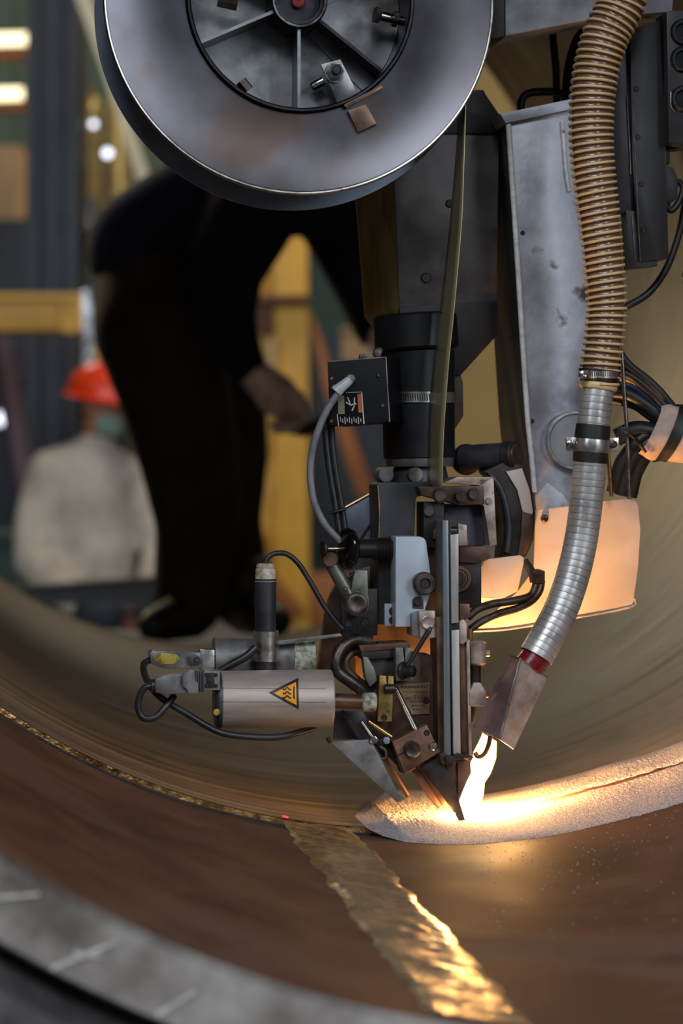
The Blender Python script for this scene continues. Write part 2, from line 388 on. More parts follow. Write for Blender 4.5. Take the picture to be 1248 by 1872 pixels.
K['chalk'] = mat('chalk_scrape', (186, 180, 172), (140, 134, 128), .8, 0, 60, .1)
for pts, wd in (([(-.605, .86), (-.548, .12)], .0015), ([(-.585, .9), (-.578, .45)], .0014), ([(-.51, .98), (-.472, .2)], .0016), ([(-.50, .62), (-.478, .5)], .0014), ([(-.418, .95), (-.395, .4)], .0016)):
    build('chalk_mark', rim_mark(pts, wd), 'chalk', pipe, smooth=None)
build('outer_wall', ringband(MB(), [(-L1-.008, R+.049), (-L1+.03, R+WT+.006), (-.03, R+WT), (-.012, R+.02)]), 'pipe_out', pipe, smooth=30)
build('groove_edge', ringband(MB(), [(-.085, R), (-.07, R+.0008), (-.006, R+.0068), (-.012, R+.02)]), 'root', pipe, smooth=30)
pipe2 = thing('pipe_section', 'grey brushed steel pipe section beyond the weld groove', 'pipe', tuple(S(0, L2/2, R+WT)))
build('inner_wall', shell(MB(), .006, L2, R, nv=24, flip=True), 'pipe_far', pipe2, recalc=False, smooth=180)
build('end_rim', ringband(MB(), [(L2, R), (L2+.006, R+.003), (L2+.006, R+WT)]), 'pipe_end', pipe2, smooth=30)
build('outer_wall', ringband(MB(), [(L2+.006, R+WT), (.03, R+WT), (.012, R+.02)]), 'pipe_out', pipe2, smooth=30)
build('groove_edge', ringband(MB(), [(.006, R), (.004, R+.0004), (.001, R+.0052)]), 'bevel', pipe2, smooth=30)
build('groove_root', ringband(MB(), [(-.006, R+.0066), (-.002, R+.0095), (.001, R+.0052)]), 'root', pipe2, smooth=30)
# longitudinal weld seam of the near section: a rippled bare-metal band
l_ = [pipe_hit(*q) for q in ((528, 1522), (640, 1650), (775, 1872))]
r_ = [pipe_hit(*q) for q in ((655, 1522), (775, 1650), (955, 1872))]
pl = sum(q[0] for q in l_)/3; pr = sum(q[0] for q in r_)/3
def seam_pt(a, b):
    v = -.012-(L1-.02)*b
    wob = .006*noise.noise(Vector((b*9, 3.1, 0)))+.004*noise.noise(Vector((b*31, 7.7, 0)))
    phi = pl+(pr-pl)*a + (wob if a < .5 else -wob)*abs(2*a-1)*1.4
    e = min(1, min(a, 1-a)*9)*min(1, b*60)
    arc = (a-.5)**2*.045   # solidified ripples bow across the bead
    rip = noise.noise(Vector((a*3.2, (v+arc)*75, 1.7)))*.0016 + noise.noise(Vector((a*6, (v+arc)*150, 9.)))*.0009
    big = noise.noise(Vector((a*2.1, v*16, 4.)))*.0014
    h = (.0022+rip+big)*e + .0002
    return S(phi, v, R-max(h, .0002))
build('weld_seam', MB().grid(seam_pt, 40, 520), 'seam', pipe, label='shiny rippled lengthwise weld seam', smooth=180)

# ------------------------------------------------------------------ flux powder, weld bead, arc
up = [pipe_hit(*q) for q in ((648, 1492), (672, 1470), (700, 1450), (740, 1444), (800, 1450), (870, 1456), (940, 1444), (1000, 1430), (1100, 1402), (1180, 1380), (1260, 1352), (1400, 1292))]
lo = [pipe_hit(*q) for q in ((648, 1494), (672, 1516), (700, 1529), (740, 1540), (800, 1544), (870, 1544), (940, 1537), (1000, 1530), (1100, 1508), (1180, 1488), (1260, 1464), (1400, 1410))]
def interp(tab, phi):
    if phi <= tab[0][0]: return tab[0][1]
    for (a, va), (b, vb) in zip(tab, tab[1:]):
        if phi <= b: return va+(vb-va)*(phi-a)/(b-a)
    return tab[-1][1]
ph0, ph1 = max(up[0][0], lo[0][0]), min(up[-1][0], lo[-1][0])
bead_l = [pipe_hit(*q) for q in ((838, 1497), (900, 1492), (1000, 1473), (1080, 1452), (1150, 1434), (1260, 1400), (1400, 1340))]
def flux_pt(a, b):
    phi = ph0+(ph1-ph0)*a; v0 = interp(lo, phi); v1 = interp(up, phi)
    j = noise.noise(Vector((phi*90, b*3, 2.)))*.0022
    v = v0+(v1-v0)*b + (j if b in (0., 1.) else 0)
    e = min(1, 4.5*min(b, 1-b))**.6*min(1, a*14)
    h = .0075*e*(1+.25*noise.noise(Vector((phi*14, v*22, 0)))) + .0007*e*noise.noise(Vector((phi*260, v*200, 0)))
    if phi > bead_l[0][0]:
        h -= .007*math.exp(-((v-interp(bead_l, phi))/.009)**2)*e
    return S(phi, v, R-max(h, -.0005)-.0004)
build('flux_powder', MB().grid(flux_pt, 420, 60), 'flux', label='pale grey granular flux powder heaped along the weld groove at right', cat='flux powder', kind='stuff', smooth=180)
gr = MB()
for _ in range(260):
    px = random.uniform(880, 1248)*(1 if random.random() < .8 else .95); py = 1548-(px-860)*.19+abs(random.gauss(0, 75))
    phi, v = pipe_hit(px, py); s = random.uniform(.0003, .0008); c = S(phi, v, R-s*.5)
    gr.wprism([c+Vector((s*math.cos(k*2.1), s*math.sin(k*2.1), 0)) for k in range(3)], (0, 0, s))
build('loose_flux_grains', gr, 'flux', label='scattered specks of loose flux on the brown pipe wall at lower right', cat='flux grains', kind='stuff', smooth=None)
# glowing slag line cooling to dark along the groove
def bead_mat():
    m = bpy.data.materials.new('cooling_weld_slag'); m.use_nodes = True
    n = m.node_tree.nodes; l = m.node_tree.links; b = n['Principled BSDF']
    b.inputs['Base Color'].default_value = lin((60, 40, 30)); b.inputs['Roughness'].default_value = .6
    t = n.new('ShaderNodeUVMap'); sp = n.new('ShaderNodeSeparateXYZ'); l.new(t.outputs[0], sp.inputs[0])
    nz = n.new('ShaderNodeTexNoise'); nz.inputs['Scale'].default_value = 220
    ad = n.new('ShaderNodeMath'); ad.operation = 'MULTIPLY_ADD'; ad.inputs[1].default_value = .12; ad.inputs[2].default_value = -.06
    l.new(nz.outputs['Fac'], ad.inputs[0]); a2 = n.new('ShaderNodeMath'); a2.operation = 'ADD'
    l.new(ad.outputs[0], a2.inputs[0]); l.new(sp.outputs[0], a2.inputs[1])
    r = n.new('ShaderNodeValToRGB'); e = r.color_ramp.elements
    e[0].position = 0; e[0].color = (1, .72, .34, 1); e[1].position = .62; e[1].color = (0, 0, 0, 1)
    for p, c in ((.22, (1, .60, .18, 1)), (.34, (.55, .2, .03, 1)), (.47, (.09, .016, .002, 1))):
        x = e.new(p); x.color = c
    l.new(a2.outputs[0], r.inputs[0]); l.new(r.outputs[0], b.inputs['Emission Color'])
    q = n.new('ShaderNodeValToRGB'); q.color_ramp.elements[0].color = (1, 1, 1, 1); q.color_ramp.elements[1].position = .4; q.color_ramp.elements[1].color = (.12, .12, .12, 1)
    l.new(a2.outputs[0], q.inputs[0]); ml = n.new('ShaderNodeMath'); ml.operation = 'MULTIPLY'; ml.inputs[1].default_value = 14
    l.new(q.outputs[0], ml.inputs[0]); l.new(ml.outputs[0], b.inputs['Emission Strength'])
    return m
bd = MB(); uvl = bd.bm.loops.layers.uv.verify(); NB = 120; V = []
for i in range(NB+1):
    phi = bead_l[0][0]+(bead_l[-1][0]-bead_l[0][0])*i/NB; vc = interp(bead_l, phi); wd = .010-.005*min(1, i/NB*2.2)
    row = []
    for j in range(9):
        x = (j/8-.5)*2; hh = .0068*math.sqrt(max(0, 1-x*x))
        row.append(bd.bm.verts.new(S(phi, vc+x*wd+.001*noise.noise(Vector((phi*60, 3, 0))), R-.0012-hh*(.8+.3*noise.noise(Vector((phi*80, x*2, 5)))))))
    V.append(row)
for i in range(NB):
    for j in range(8):
        f = bd.bm.faces.new((V[i][j], V[i+1][j], V[i+1][j+1], V[i][j+1]))
        for lp, a in zip(f.loops, (i, i+1, i+1, i)): lp[uvl].uv = (a/NB, j/8)
build('weld_bead', bd, bead_mat(), label='glowing weld bead cooling to dark slag in the powder', cat='weld', smooth=180)
# flame: tongues of burning gas from the arc up into the suction hood
def flame_mat(name, col, strength, edge):
    m = bpy.data.materials.new(name); m.use_nodes = True; n = m.node_tree.nodes; l = m.node_tree.links
    n.remove(n['Principled BSDF']); out = n['Material Output']
    e = n.new('ShaderNodeEmission'); e.inputs[0].default_value = col; e.inputs[1].default_value = strength
    t = n.new('ShaderNodeBsdfTransparent'); lw = n.new('ShaderNodeLayerWeight'); lw.inputs[0].default_value = .5
    mr = n.new('ShaderNodeMapRange'); mr.inputs['From Min'].default_value = edge; mr.inputs['From Max'].default_value = 1.0
    mx = n.new('ShaderNodeMixShader'); l.new(lw.outputs['Facing'], mr.inputs[0]); l.new(mr.outputs[0], mx.inputs[0])
    l.new(e.outputs[0], mx.inputs[1]); l.new(t.outputs[0], mx.inputs[2]); l.new(mx.outputs[0], out.inputs[0]); return m
fl = thing('arc_flame', 'white-hot welding flame rising from the arc under the suction hood', 'flame', tuple(Mp(850, 1500, 0)))
def tongue(pts, rs, seg=20, n=8):
    mb = MB(); q = [Mp(*p) for p in pts]
    def r(t):
        x = t*(len(rs)-1); i = min(int(x), len(rs)-2); return (rs[i]+(rs[i+1]-rs[i])*(x-i))*U
    mb.tube(q, r, seg, n); return mb
fm = flame_mat('arc_flame_core', (1, .80, .42, 1), 15, .3); fe = flame_mat('arc_flame_edge', (1, .58, .18, 1), 7, .1)
build('flame_core', tongue([(838, 1500, 2), (850, 1478, 0), (862, 1450, 2), (868, 1424, 4), (880, 1398, 8), (889, 1372, 12), (888, 1350, 18)], [9, 22, 22, 19, 20, 17, 7]), fm, fl, smooth=180)
build('flame_tongue', tongue([(866, 1440, 6), (878, 1408, 9), (886, 1380, 12), (892, 1350, 16), (886, 1322, 24)], [12, 20, 22, 15, 3]), fe, fl, smooth=180)
build('arc_glow', tongue([(825, 1478, -12), (828, 1487, -14), (831, 1497, -13)], [2, 7, 4]), fm, fl, smooth=180)
build('base_flare', tongue([(848, 1490, -4), (880, 1486, -2), (925, 1481, 0), (985, 1470, 1)], [18, 19, 12, 3]), fm, fl, smooth=180)
for nm, (x, y, d), pw, rad in (('arc_light', (880, 1482, 24), 7.2, .008), ('arc_light', (890, 1410, 28), 2.6, .016), ('bead_light', (940, 1474, 14), 1.8, .008), ('arc_light', (822, 1480, -20), .1, .006)):
    pl_ = bpy.data.lights.new(nm, 'POINT'); pl_.energy = pw; pl_.color = (1, .48, .14); pl_.shadow_soft_size = rad
    o = link(bpy.data.objects.new(nm, pl_)); o.location = Mp(x, y, d)
# red laser dot of the seam tracker
ph, v = pipe_hit(521, 1494)
build('laser_dot', MB().lathe(S(ph, v, R-.0004), (CEN-S(ph, v)), [(0, .0034), (.0008, .003)], 14), emis('laser_red', (255, 40, 70), 3), label='tiny red laser dot on the weld groove left of the powder', cat='laser dot')

# ================================================================== WIRE SPOOL
sc_ = Mp(549, -3, -95)
sp = thing('wire_spool', 'large round brushed steel electrode spool with open spoked centre', 'spool', tuple(sc_))
sp.rotation_euler = Vector(A).to_track_quat('Z', 'Y').to_euler()
def sbuild(name, mb, m, label=None, smooth=40):
    ROOT[sp] = Vector((0, 0, 0)); o = build(name, mb, m, sp, label, smooth=smooth); return o
Rs = .198; Ri = .1155; Wd = .1
O = Vector((0, 0, 0)); ZZ = Vector((0, 0, 1))
# local frame: z along A; x local, y local. find local angle of image-right and image-up
qm = sp.rotation_euler.to_matrix()
lx = qm.inverted()@Pd; ly = qm.inverted()@Zv
def L(ang, r, z=0): return lx*math.cos(ang)*r + ly*math.sin(ang)*r + ZZ*z
sbuild('front_flange', MB().lathe(O, ZZ, [(.0035, Ri), (0, Ri+.001), (0, Rs-.004), (-.0015, Rs-.0015), (.0015, Rs), (.0045, Rs-.001), (.0045, Ri), (.0035, Ri)], 128, False), 'spool')
sbuild('flange_edge', MB().lathe(O, ZZ, [(-.0022, Rs-.0022), (-.0026, Rs-.0008), (-.0012, Rs+.0006), (.002, Rs+.0008), (.004, Rs), (.004, Rs-.002), (-.0022, Rs-.0022)], 128, False), 'edge', 'bright rolled rim')
sbuild('back_flange', MB().lathe(O, ZZ, [(Wd, .06), (Wd, .2035), (Wd+.004, .2035), (Wd+.004, .06), (Wd, .06)], 128, False), 'blue_steel')
sbuild('drum', MB().lathe(O, ZZ, [(-.004, Ri-.0045), (-.006, Ri-.003), (-.006, Ri-.001), (-.004, Ri+.0005), (Wd, Ri+.0005), (Wd, Ri-.0045), (-.004, Ri-.0045)], 96, False), 'spool_dark')
sbuild('wound_strip', MB().lathe(O, ZZ, [(.006, Ri+.001), (.006, Rs-.02), (Wd-.002, Rs-.02), (Wd-.002, Ri+.001)], 96, False), 'spool_dark')
sbuild('centre_disc', MB().lathe(O, ZZ, [(.062, .015), (.062, Ri-.005), (.066, Ri-.005), (.066, .015)], 64, False), 'spool_in')
for deg in (30, 90, 150, 204, 270, 322):
    t = math.radians(deg); e = L(t+PI/2, 1)*.0016
    z0 = .012 if deg != 322 else .022
    ring = [L(t, .026, z0)-e, L(t, Ri-.005, z0)-e, L(t, Ri-.005, .062)-e, L(t, .026, .062)-e]
    sbuild('spoke', MB().wprism(ring, e*2), 'spool_dark' if deg == 322 else 'spool_in')  # one spoke gets the darker steel for its shaded side face
    ring = [L(t-.02, .03, .0595), L(t-.02, Ri-.005, .0595), L(t-.19, Ri-.005, .0595), L(t-.4, .03, .0595)]
    sbuild('spoke_foot', MB().wprism(ring, ZZ*.002), 'spool_in')
sbuild('hub', MB().lathe(O, ZZ, [(.066, .029), (.012, .029), (.010, .028), (.010, .022), (.02, .021), (.02, 0.001)], 48, False), 'spool_dark')
sbuild('hub_ring', MB().lathe(O, ZZ, [(.008, .0285), (.0065, .0275), (.0065, .0255), (.008, .0245)], 48, False), 'chrome')
sbuild('hub_insert', MB().lathe(O, ZZ, [(.020, .007), (.015, .007), (.014, .006), (.014, .0005)], 24, False), K['red'])
def sl(px, py, z):  # spool-local point from a photo pixel on the depth z
    return qm.inverted()@(Mp(px, py, -95+z/U)-sc_)
def hexloc(c, ax, r, h, rot=.3):
    ax = Vector(ax).normalized(); n = ax.orthogonal().normalized(); b = ax.cross(n)
    return MB().wprism([c+(n*math.cos(rot+k*PI/3)+b*math.sin(rot+k*PI/3))*r for k in range(6)], ax*h)
# locking bolt on a bent tab, lower right
c = sl(612, 132, .03)
tab = MB().wprism([sl(x, y, .034) for x, y in ((586, 118), (622, 108), (654, 172), (618, 192))], ZZ*.004, 1)
tb = sbuild('lock_tab', tab, 'spool_in')
sbuild('washer', MB().lathe(c+ZZ*.001, ZZ, [(0, .0105), (.003, .0105)], 24), 'clampsteel')
sbuild('lock_nut', hexloc(c-ZZ*.008, ZZ, .0085, .009), 'chrome')
sbuild('lock_stud', MB().lathe(c-ZZ*.014, ZZ, [(0, .0038), (.001, .0048), (.03, .0048)], 18), 'chrome')
sbuild('stud_end', MB().lathe(sl(590, 148, .045), sl(572, 158, .045)-sl(590, 148, .045), [(0, .005), (.012, .005), (.014, .0035)], 16), 'chrome')
# thumb bolt pointing left, upper right
p, q = sl(684, 26, .03), sl(742, 40, .035)
sbuild('set_bolt', hexloc(p, q-p, .0085, .006), 'bolt')
sbuild('set_bolt_thread', MB().lathe(p, q-p, [(.006, .0048), (.006+(q-p).length, .0048)], 16), 'steel_rod')
sbuild('set_nut', hexloc(sl(717, 34, .032), q-p, .0088, .005, .6), 'bolt')
sbuild('small_bolt', hexloc(sl(440, 148, .03), lx*.5-ly*.6, .006, .012), 'bolt')
sbuild('small_bolt', hexloc(sl(398, 2, .03), lx-ly*.2, .006, .02), 'bolt')
# folded spring clip over the drum edge
cl = MB().wprism([sl(x, y, -.006) for x, y in ((628, 192), (696, 156), (700, 160), (634, 198))], ZZ*.012, .5)
sbuild('clip_lip', cl, 'copper')
cl = MB().wprism([sl(x, y, -.004) for x, y in ((636, 203), (668, 190), (688, 226), (654, 242))], ZZ*.004, 1)
sbuild('clip_tab', cl, 'copper', 'browned folded clip')

# ================================================================== ELECTRODE STRIP
right = [(852, 120), (850, 225), (847, 320), (843, 413), (829, 574), (821, 650), (811, 785), (808, 890)]
left = [(838, 120), (836, 235), (830, 320), (820, 428), (804, 568), (794, 645), (784, 754), (781, 890)]
rw = catmull([Mp(x, y, -76) for x, y in right], 8); lw = catmull([Mp(x, y, 70) for x, y in left], 8)
sb = MB(); nn = len(rw)-1
def strip_pt(a, b): return rw[int(round(a*nn))].lerp(lw[int(round(a*nn))], b)
sb.grid(strip_pt, nn, 4)
so = build('electrode_strip', sb, 'strip', label='narrow steel electrode strip running down from the spool into the feeder', cat='strip', smooth=180)
sm = so.modifiers.new('thickness', 'SOLIDIFY'); sm.thickness = .0008; sm.offset = 0

# ================================================================== FLUX HOPPER
hp = thing('flux_hopper', 'sooty steel flux hopper with sloped bottom behind the electrode strip', 'hopper', tuple(Mp(800, 690, 330)))
build('body', MB().prism([(716, 235), (912, 235), (908, 556), (730, 562)], 240, 430, 2), 'hopper', hp)
build('cone', MB().prism([(730, 562), (908, 550), (909, 612), (842, 686), (806, 686), (730, 600)], 236, 420, 2), 'hopper_dark', hp)
q1, q2 = Mp(716, 235, 242), Mp(731, 566, 242); q3, q4 = Mp(668, 578, 330), Mp(642, 235, 330)
build('side_panel', MB().wprism([q1, q2, q3, q4], A*.01, .6), 'hopper_side', hp, 'olive-stained side panel')
build('side_panel', MB().wprism([q2, Mp(806, 686, 245), Mp(745, 686, 330), q3], A*.01, .6), 'hopper_side', hp)
build('lid', MB().prism([(700, 168), (884, 164), (890, 180), (916, 214), (922, 244), (700, 244)], 232, 440, 2), 'rubber', hp)
build('outlet', MB().prism([(824, 684), (842, 684), (846, 700), (847, 760), (832, 784), (820, 784)], 245, 330, 2), 'dark', hp)
build('outlet_hinge', MB().fcyl(829, 722, 236, 250, 7), 'copper', hp)
for x, y, r in ((779, 508, 10), (822, 372, 8)):
    build('blank_plug', MB().fcyl(x, y, 236, 244, r, bev=2), 'dark', hp)
# ================================================================== DRIVE MOTOR
mo = thing('drive_motor', 'black cylindrical drive motor standing on the feeder gearbox', 'motor', tuple(Mp(764, 880, 165)))
md = 165
build('cap', MB().pcyl(758, 574, 762, 640, md, 79, 80, bev=5, seg=48), 'black', mo)
build('body', MB().pcyl(763, 641, 766, 838, md, 70, 68, bev=2, seg=48), 'black', mo)
build('hose_clamp', MB().lathe(Mp(765, 718, md), Mp(765, 738, md)-Mp(765, 718, md), [(0, 68*U), (0, 72.5*U), (20*U, 72.5*U), (20*U, 68*U)], 48, False), 'clampsteel', mo, 'silver slotted clamp band')
sl_ = MB()
for k in range(26):
    t = -PI*.9+k*.062; n1 = Pd*math.cos(t)+A*math.sin(t); c0 = Mp(765, 721, md)+n1*72.4*U; tt = (Pd*-math.sin(t)+A*math.cos(t))
    sl_.wprism([c0-tt*1.1*U, c0+tt*1.1*U, c0+tt*2.3*U-Zv*14*U, c0+tt*.1*U-Zv*14*U], n1*.9*U)
build('clamp_slots', sl_, 'dark', mo, smooth=None)
build('flange', MB().pcyl(767, 834, 767, 853, md, 66, 64, bev=2, seg=48), 'grey', mo)
build('flange_foot', MB().pcyl(767, 853, 767, 882, md, 50, 56, bev=2, seg=40), 'greydark', mo)
for x in (706, 760):
    build('lug', MB().fcyl(x, 868, md-70, md, 14), 'grey', mo)
build('ring', MB().pcyl(832, 822, 832, 846, md+20, 22, 22), 'copper', mo)
build('cap_screw', MB().fcyl(693, 641, md-60, md-30, 7), 'bolt', mo)
# ================================================================== CONTROL BOX
cb = thing('control_box', 'black control box with warning label mounted on the drive motor', 'control box', tuple(Mp(655, 775, 40)))
ext = A*95*U + Pd*42*U
K['box_black'] = mat('matt_black_box', (20, 21, 25), (15, 15, 18), .55, 0, 25, .05, spec=.14, spots=((60, 60, 64), 70, .74))
build('housing', MB().prism([(600, 660), (705, 652), (712, 770), (604, 779)], 20, 0, 1.5, ext), 'box_black', cb)
build('front_cover', MB().prism([(599, 661), (704, 653), (711, 771), (603, 778)], 16, 19.5, .8), 'box_black', cb)
build('cover_edge', MB().ptube([(705, 653, 15.5), (708, 710, 15.5), (712, 771, 15.5)], 1.5, 8), 'grey', cb)
build('top_edge', MB().ptube([(601, 661, 16), (650, 657.5, 16), (704, 653, 16)], 1.1, 8), 'grey', cb)
for x, y in ((606, 692), (692, 686), (699, 741), (606, 770)):
    build('screw', MB().fcyl(x, y, 13, 17, 4.2, bev=1.2), 'bolt', cb)
for x, y in ((664, 652), (690, 646)):
    build('eye_nut', MB().hexnut(x, y, 40, 52, 8), 'bolt', cb)
lab = build('warning_label', MB().prism([(617, 718), (662, 716), (666, 776), (619, 779)], 14.6, 16, .2), 'black_gloss', cb, smooth=None)
def decal(name, polys, m, d, dd=.5):
    b = MB()
    for p in polys: b.prism(p, d-dd, d, 0)
    return build(name, b, m, lab, smooth=None)
def stroke(x0, y0, x1, y1, w):
    dx, dy = x1-x0, y1-y0; h = math.hypot(dx, dy); nx, ny = -dy/h*w/2, dx/h*w/2
    return [(x0+nx, y0+ny), (x1+nx, y1+ny), (x1-nx, y1-ny), (x0-nx, y0-ny)]
decal('label_block', [[(617, 724), (629, 723), (630, 757), (618, 757)]], mat('olive_label', (120, 116, 86), None, .6, 0), 14.6)
decal('label_band', [[(653, 720), (660, 720), (662, 754), (655, 754)]], mat('orange_label', (190, 84, 40), None, .6, 0), 14.6)
K['labelwhite'] = mat('label_white', (200, 196, 188), None, .6, 0)
decal('label_border', [stroke(661, 717, 665, 775, 2), stroke(616, 757, 619, 779, 1.6), stroke(632, 718, 660, 716.5, 1.2)], 'labelwhite', 14.6)
decal('label_figure', [stroke(632, 735, 641, 741, 2), stroke(635, 726, 641, 741, 2), stroke(641, 741, 647, 738, 2.4), stroke(647, 738, 648, 727, 2), stroke(648, 741, 643, 751, 2.2), stroke(647, 737, 651, 739, 3)], 'labelwhite', 14.6)
decal('label_text', [stroke(622+k*4.1, 762+(k % 2)*3, 622.6+k*4.1, 771+(k % 3)*2, 1.3) for k in range(10)], 'labelwhite', 14.6)
# cables beside the box
gc = thing('signal_cable', 'grey cable with pale plug looping down left of the control box', 'cable', tuple(Mp(622, 992, 20)))
build('cord', MB().ptube([(626, 704, 2), (614, 724, 2), (596, 752, 4), (578, 796, 8), (568, 842, 12), (568, 884, 14), (577, 926, 16), (596, 962, 20), (622, 990, 24)], 6.6, 12), 'greycable', gc)
build('plug', MB().pcyl(640, 694, 617, 713, 2, 8.5, 10.5, bev=2), 'whiteplug', gc)
build('plug_collar', MB().pcyl(619, 711, 613, 717, 2, 11.5, bev=1), 'whiteplug', gc)
build('plug_socket', MB().fcyl(641, 692, -2, 18, 9, bev=2), 'clampsteel', gc)
tc_ = thing('twin_cable', 'pair of black cables tied together behind the grey signal cable', 'cable', tuple(Mp(626, 985, 60)))
for dx in (0, 11):
    build('cord', MB().ptube([(594+dx, 772, 60), (597+dx, 820, 60), (604+dx, 872, 60), (613+dx, 925, 60), (622+dx, 985, 60)], 6.2), 'cable', tc_)
build('cable_tie', MB().ptube([(604, 938, 50), (618, 934, 46), (632, 930, 50)], 3), 'rubber', tc_)
bp = MB().prism([(628, 930), (690, 896), (700, 900), (700, 985), (652, 986), (630, 978)], 220, 228, 1)
gp = thing('guard_plate', 'blue-grey guard plate with painted lit edge behind the black gearbox', 'plate', tuple(Mp(660, 986, 224)))
build('plate', bp, 'blue_steel', gp)
build('lit_plate_edge', MB().ptube([(627, 930, 219), (690, 895, 219)], 3, 8, 2), 'brass_rod', gp)  # brass-coloured tube imitates light catching the top edge
build('edge_rod', MB().ptube([(692, 935, 214), (668, 970, 214), (655, 990, 214)], 2, 8, 2), 'copper', gp)

# ================================================================== FEEDER GEARBOX
gb = thing('feeder_gearbox', 'dark painted feeder gearbox block under the drive motor', 'gearbox', tuple(Mp(720, 1146, 100)))
build('housing', MB().prism([(689, 887), (694, 882), (800, 880), (800, 902), (760, 906), (757, 916), (757, 990), (724, 992), (724, 1142), (688, 1142), (693, 1000)], 62, 170, 2.5), 'gearbox', gb)
build('bright_edge', MB().ptube([(690, 888, 61), (693, 930, 61), (692, 985, 61)], 1.3, 8), 'brass_rod', gb)  # thin brass-coloured line along the housing's left edge
build('clamp_arm', MB().prism([(764, 890), (884, 888), (886, 922), (842, 924), (770, 905)], 20, 70, 2), 'sooty_brown', gb)
for x, y, r in ((804, 906, 11), (842, 908, 10), (866, 903, 10)):
    bolt_at(gb, x, y, 20, r, 12, 'bolt', True, False)
build('block', MB().box(774, 918, 812, 1000, 40, 120, 2), 'dark', gb)
build('hub_bolt', MB().fcyl(784, 934, 30, 42, 10), 'greydark', gb)
build('wedge_block', MB().prism([(792, 970), (812, 950), (812, 985), (790, 985)], 30, 80, 1), 'sooty_brown', gb)
build('block', MB().box(812, 922, 884, 1000, 60, 150, 2), 'greydark', gb)
build('end_bracket', MB().prism([(876, 876), (902, 874), (908, 996), (894, 998), (886, 924), (878, 922)], 22, 110, 1.5), 'pale', gb)
build('top_plate', MB().prism([(812, 882), (836, 872), (902, 872), (880, 888)], 22, 100, 1), 'pale', gb)
bolt_at(gb, 893, 916, 22, 6, 6, 'edge', False, False)
build('foot_plate', MB().box(703, 1104, 724, 1144, 50, 62, 1), 'lightblue', gb)
for y in (1117, 1134): build('foot_bolt', MB().fcyl(718, y, 44, 52, 7), 'bolt', gb)
build('body', MB().prism([(724, 992), (800, 990), (806, 1130), (724, 1142)], 70, 170, 2), 'dark', gb)
# ================================================================== LIGHT BLUE BRACKET
lb = thing('slide_bracket', 'pale blue painted bracket plate on the gearbox with a black socket bolt', 'bracket', tuple(Mp(752, 1146, 20)))
build('plate', MB().prism([(723, 981), (768, 981), (775, 984), (779, 990), (786, 1045), (788, 1086), (775, 1112), (776, 1130), (750, 1146), (723, 1146)], 0, 62, 1.6), 'lightblue', lb)
build('socket_bolt', MB().lathe(Mp(777, 1067, -22), A, [(6*U, 8*U), (0, 10*U), (0, 19*U), (2*U, 21*U), (24*U, 21*U)], 28), 'bolt', lb)
build('socket_recess', MB().fcyl(777, 1067, -18, -14, 9.5), 'root', lb)
build('slot', MB().prism([(754, 1096), (758, 1091), (771, 1091), (774, 1096), (774, 1114), (754, 1112)], -2, 4, 1), 'greydark', lb)
build('slot_bolt', MB().fcyl(764, 1099, -8, 2, 8), 'bolt', lb)
# ================================================================== ADJUSTER KNOB
ak = thing('adjuster_knob', 'glossy black adjusting knob on a ribbed shaft left of the blue bracket', 'knob', tuple(Mp(640, 1042, 30)))
p0 = Mp(624, 1003, 20); ax = Mp(724, 1003, 48)-p0
build('wheel', MB().lathe(p0, ax, [(-2*U, 10*U), (0, 26*U), (4*U, 35*U), (12*U, 39*U), (20*U, 36*U), (26*U, 26*U), (28*U, 18*U)], 40), 'black_gloss', ak)
build('shaft', MB().lathe(p0, ax, [(27*U, 18*U), (64*U, 17*U)], 28), 'black', ak)
build('ribbed_collar', MB().lathe(p0, ax, [(62*U, 14*U)]+[(62*U+k*3.6*U, (21 if k % 2 else 17)*U) for k in range(11)]+[(104*U, 14*U)], 32), 'rubber', ak)
build('spindle', MB().lathe(p0, ax, [(-34*U, 4*U), (2*U, 4*U)], 14), 'steel_rod', ak)
build('end_disc', MB().lathe(p0, ax, [(-40*U, 8*U), (-38*U, 14*U), (-34*U, 15*U), (-31*U, 12*U)], 24), 'dark', ak)
# ================================================================== PIVOT LINKAGE
lk = thing('pivot_linkage', 'grey pivot links bolted to a dark drilled plate below the adjusting knob', 'linkage', tuple(Mp(650, 1165, 40)))
build('bracket_plate', MB().prism([(622, 1080), (690, 1076), (690, 1162), (626, 1164)], 46, 64, 1.5), 'dark', lk)
build('slanted_link', MB().pcyl(606, 1030, 646, 1104, 36, 13, 14, bev=2), 'greygreen', lk)
build('link_eye', MB().fcyl(604, 1022, 22, 46, 17, bev=4), 'sooty_brown', lk)
build('upright_link', MB().prism([(646, 1042), (672, 1042), (674, 1112), (654, 1130), (632, 1112), (642, 1092)], 24, 40, 3), 'greygreen', lk)
build('lock_washer', MB().hexnut(653, 1104, 17, 25, 24, .5), 'greygreen', lk)
build('pivot_ring', MB().fcyl(653, 1105, 14, 18, 22.5, bev=1.5), 'edge', lk)
build('pivot_bolt', MB().lathe(Mp(653, 1105, 6), A, [(2*U, 8*U), (0, 12*U), (0, 18*U), (2*U, 20.5*U), (11*U, 20.5*U)], 28), 'bolt', lk)
build('link_screw', MB().fcyl(632, 1076, 18, 26, 4), 'chrome', lk)
for x, y in ((637, 1139), (667, 1136)): hole_at(lk, x, y, 46, 7)
dk = thing('dark_shield_disc', 'dark rounded shield plate with a bright rim left of the linkage', 'plate', tuple(Mp(612, 1240, 120)))
pts = [(648, 1050), (618, 1062), (605, 1082), (596, 1112), (589, 1150), (584, 1190), (578, 1236), (650, 1236)]
build('plate', MB().prism(pts, 118, 126, .8), 'dark', dk)
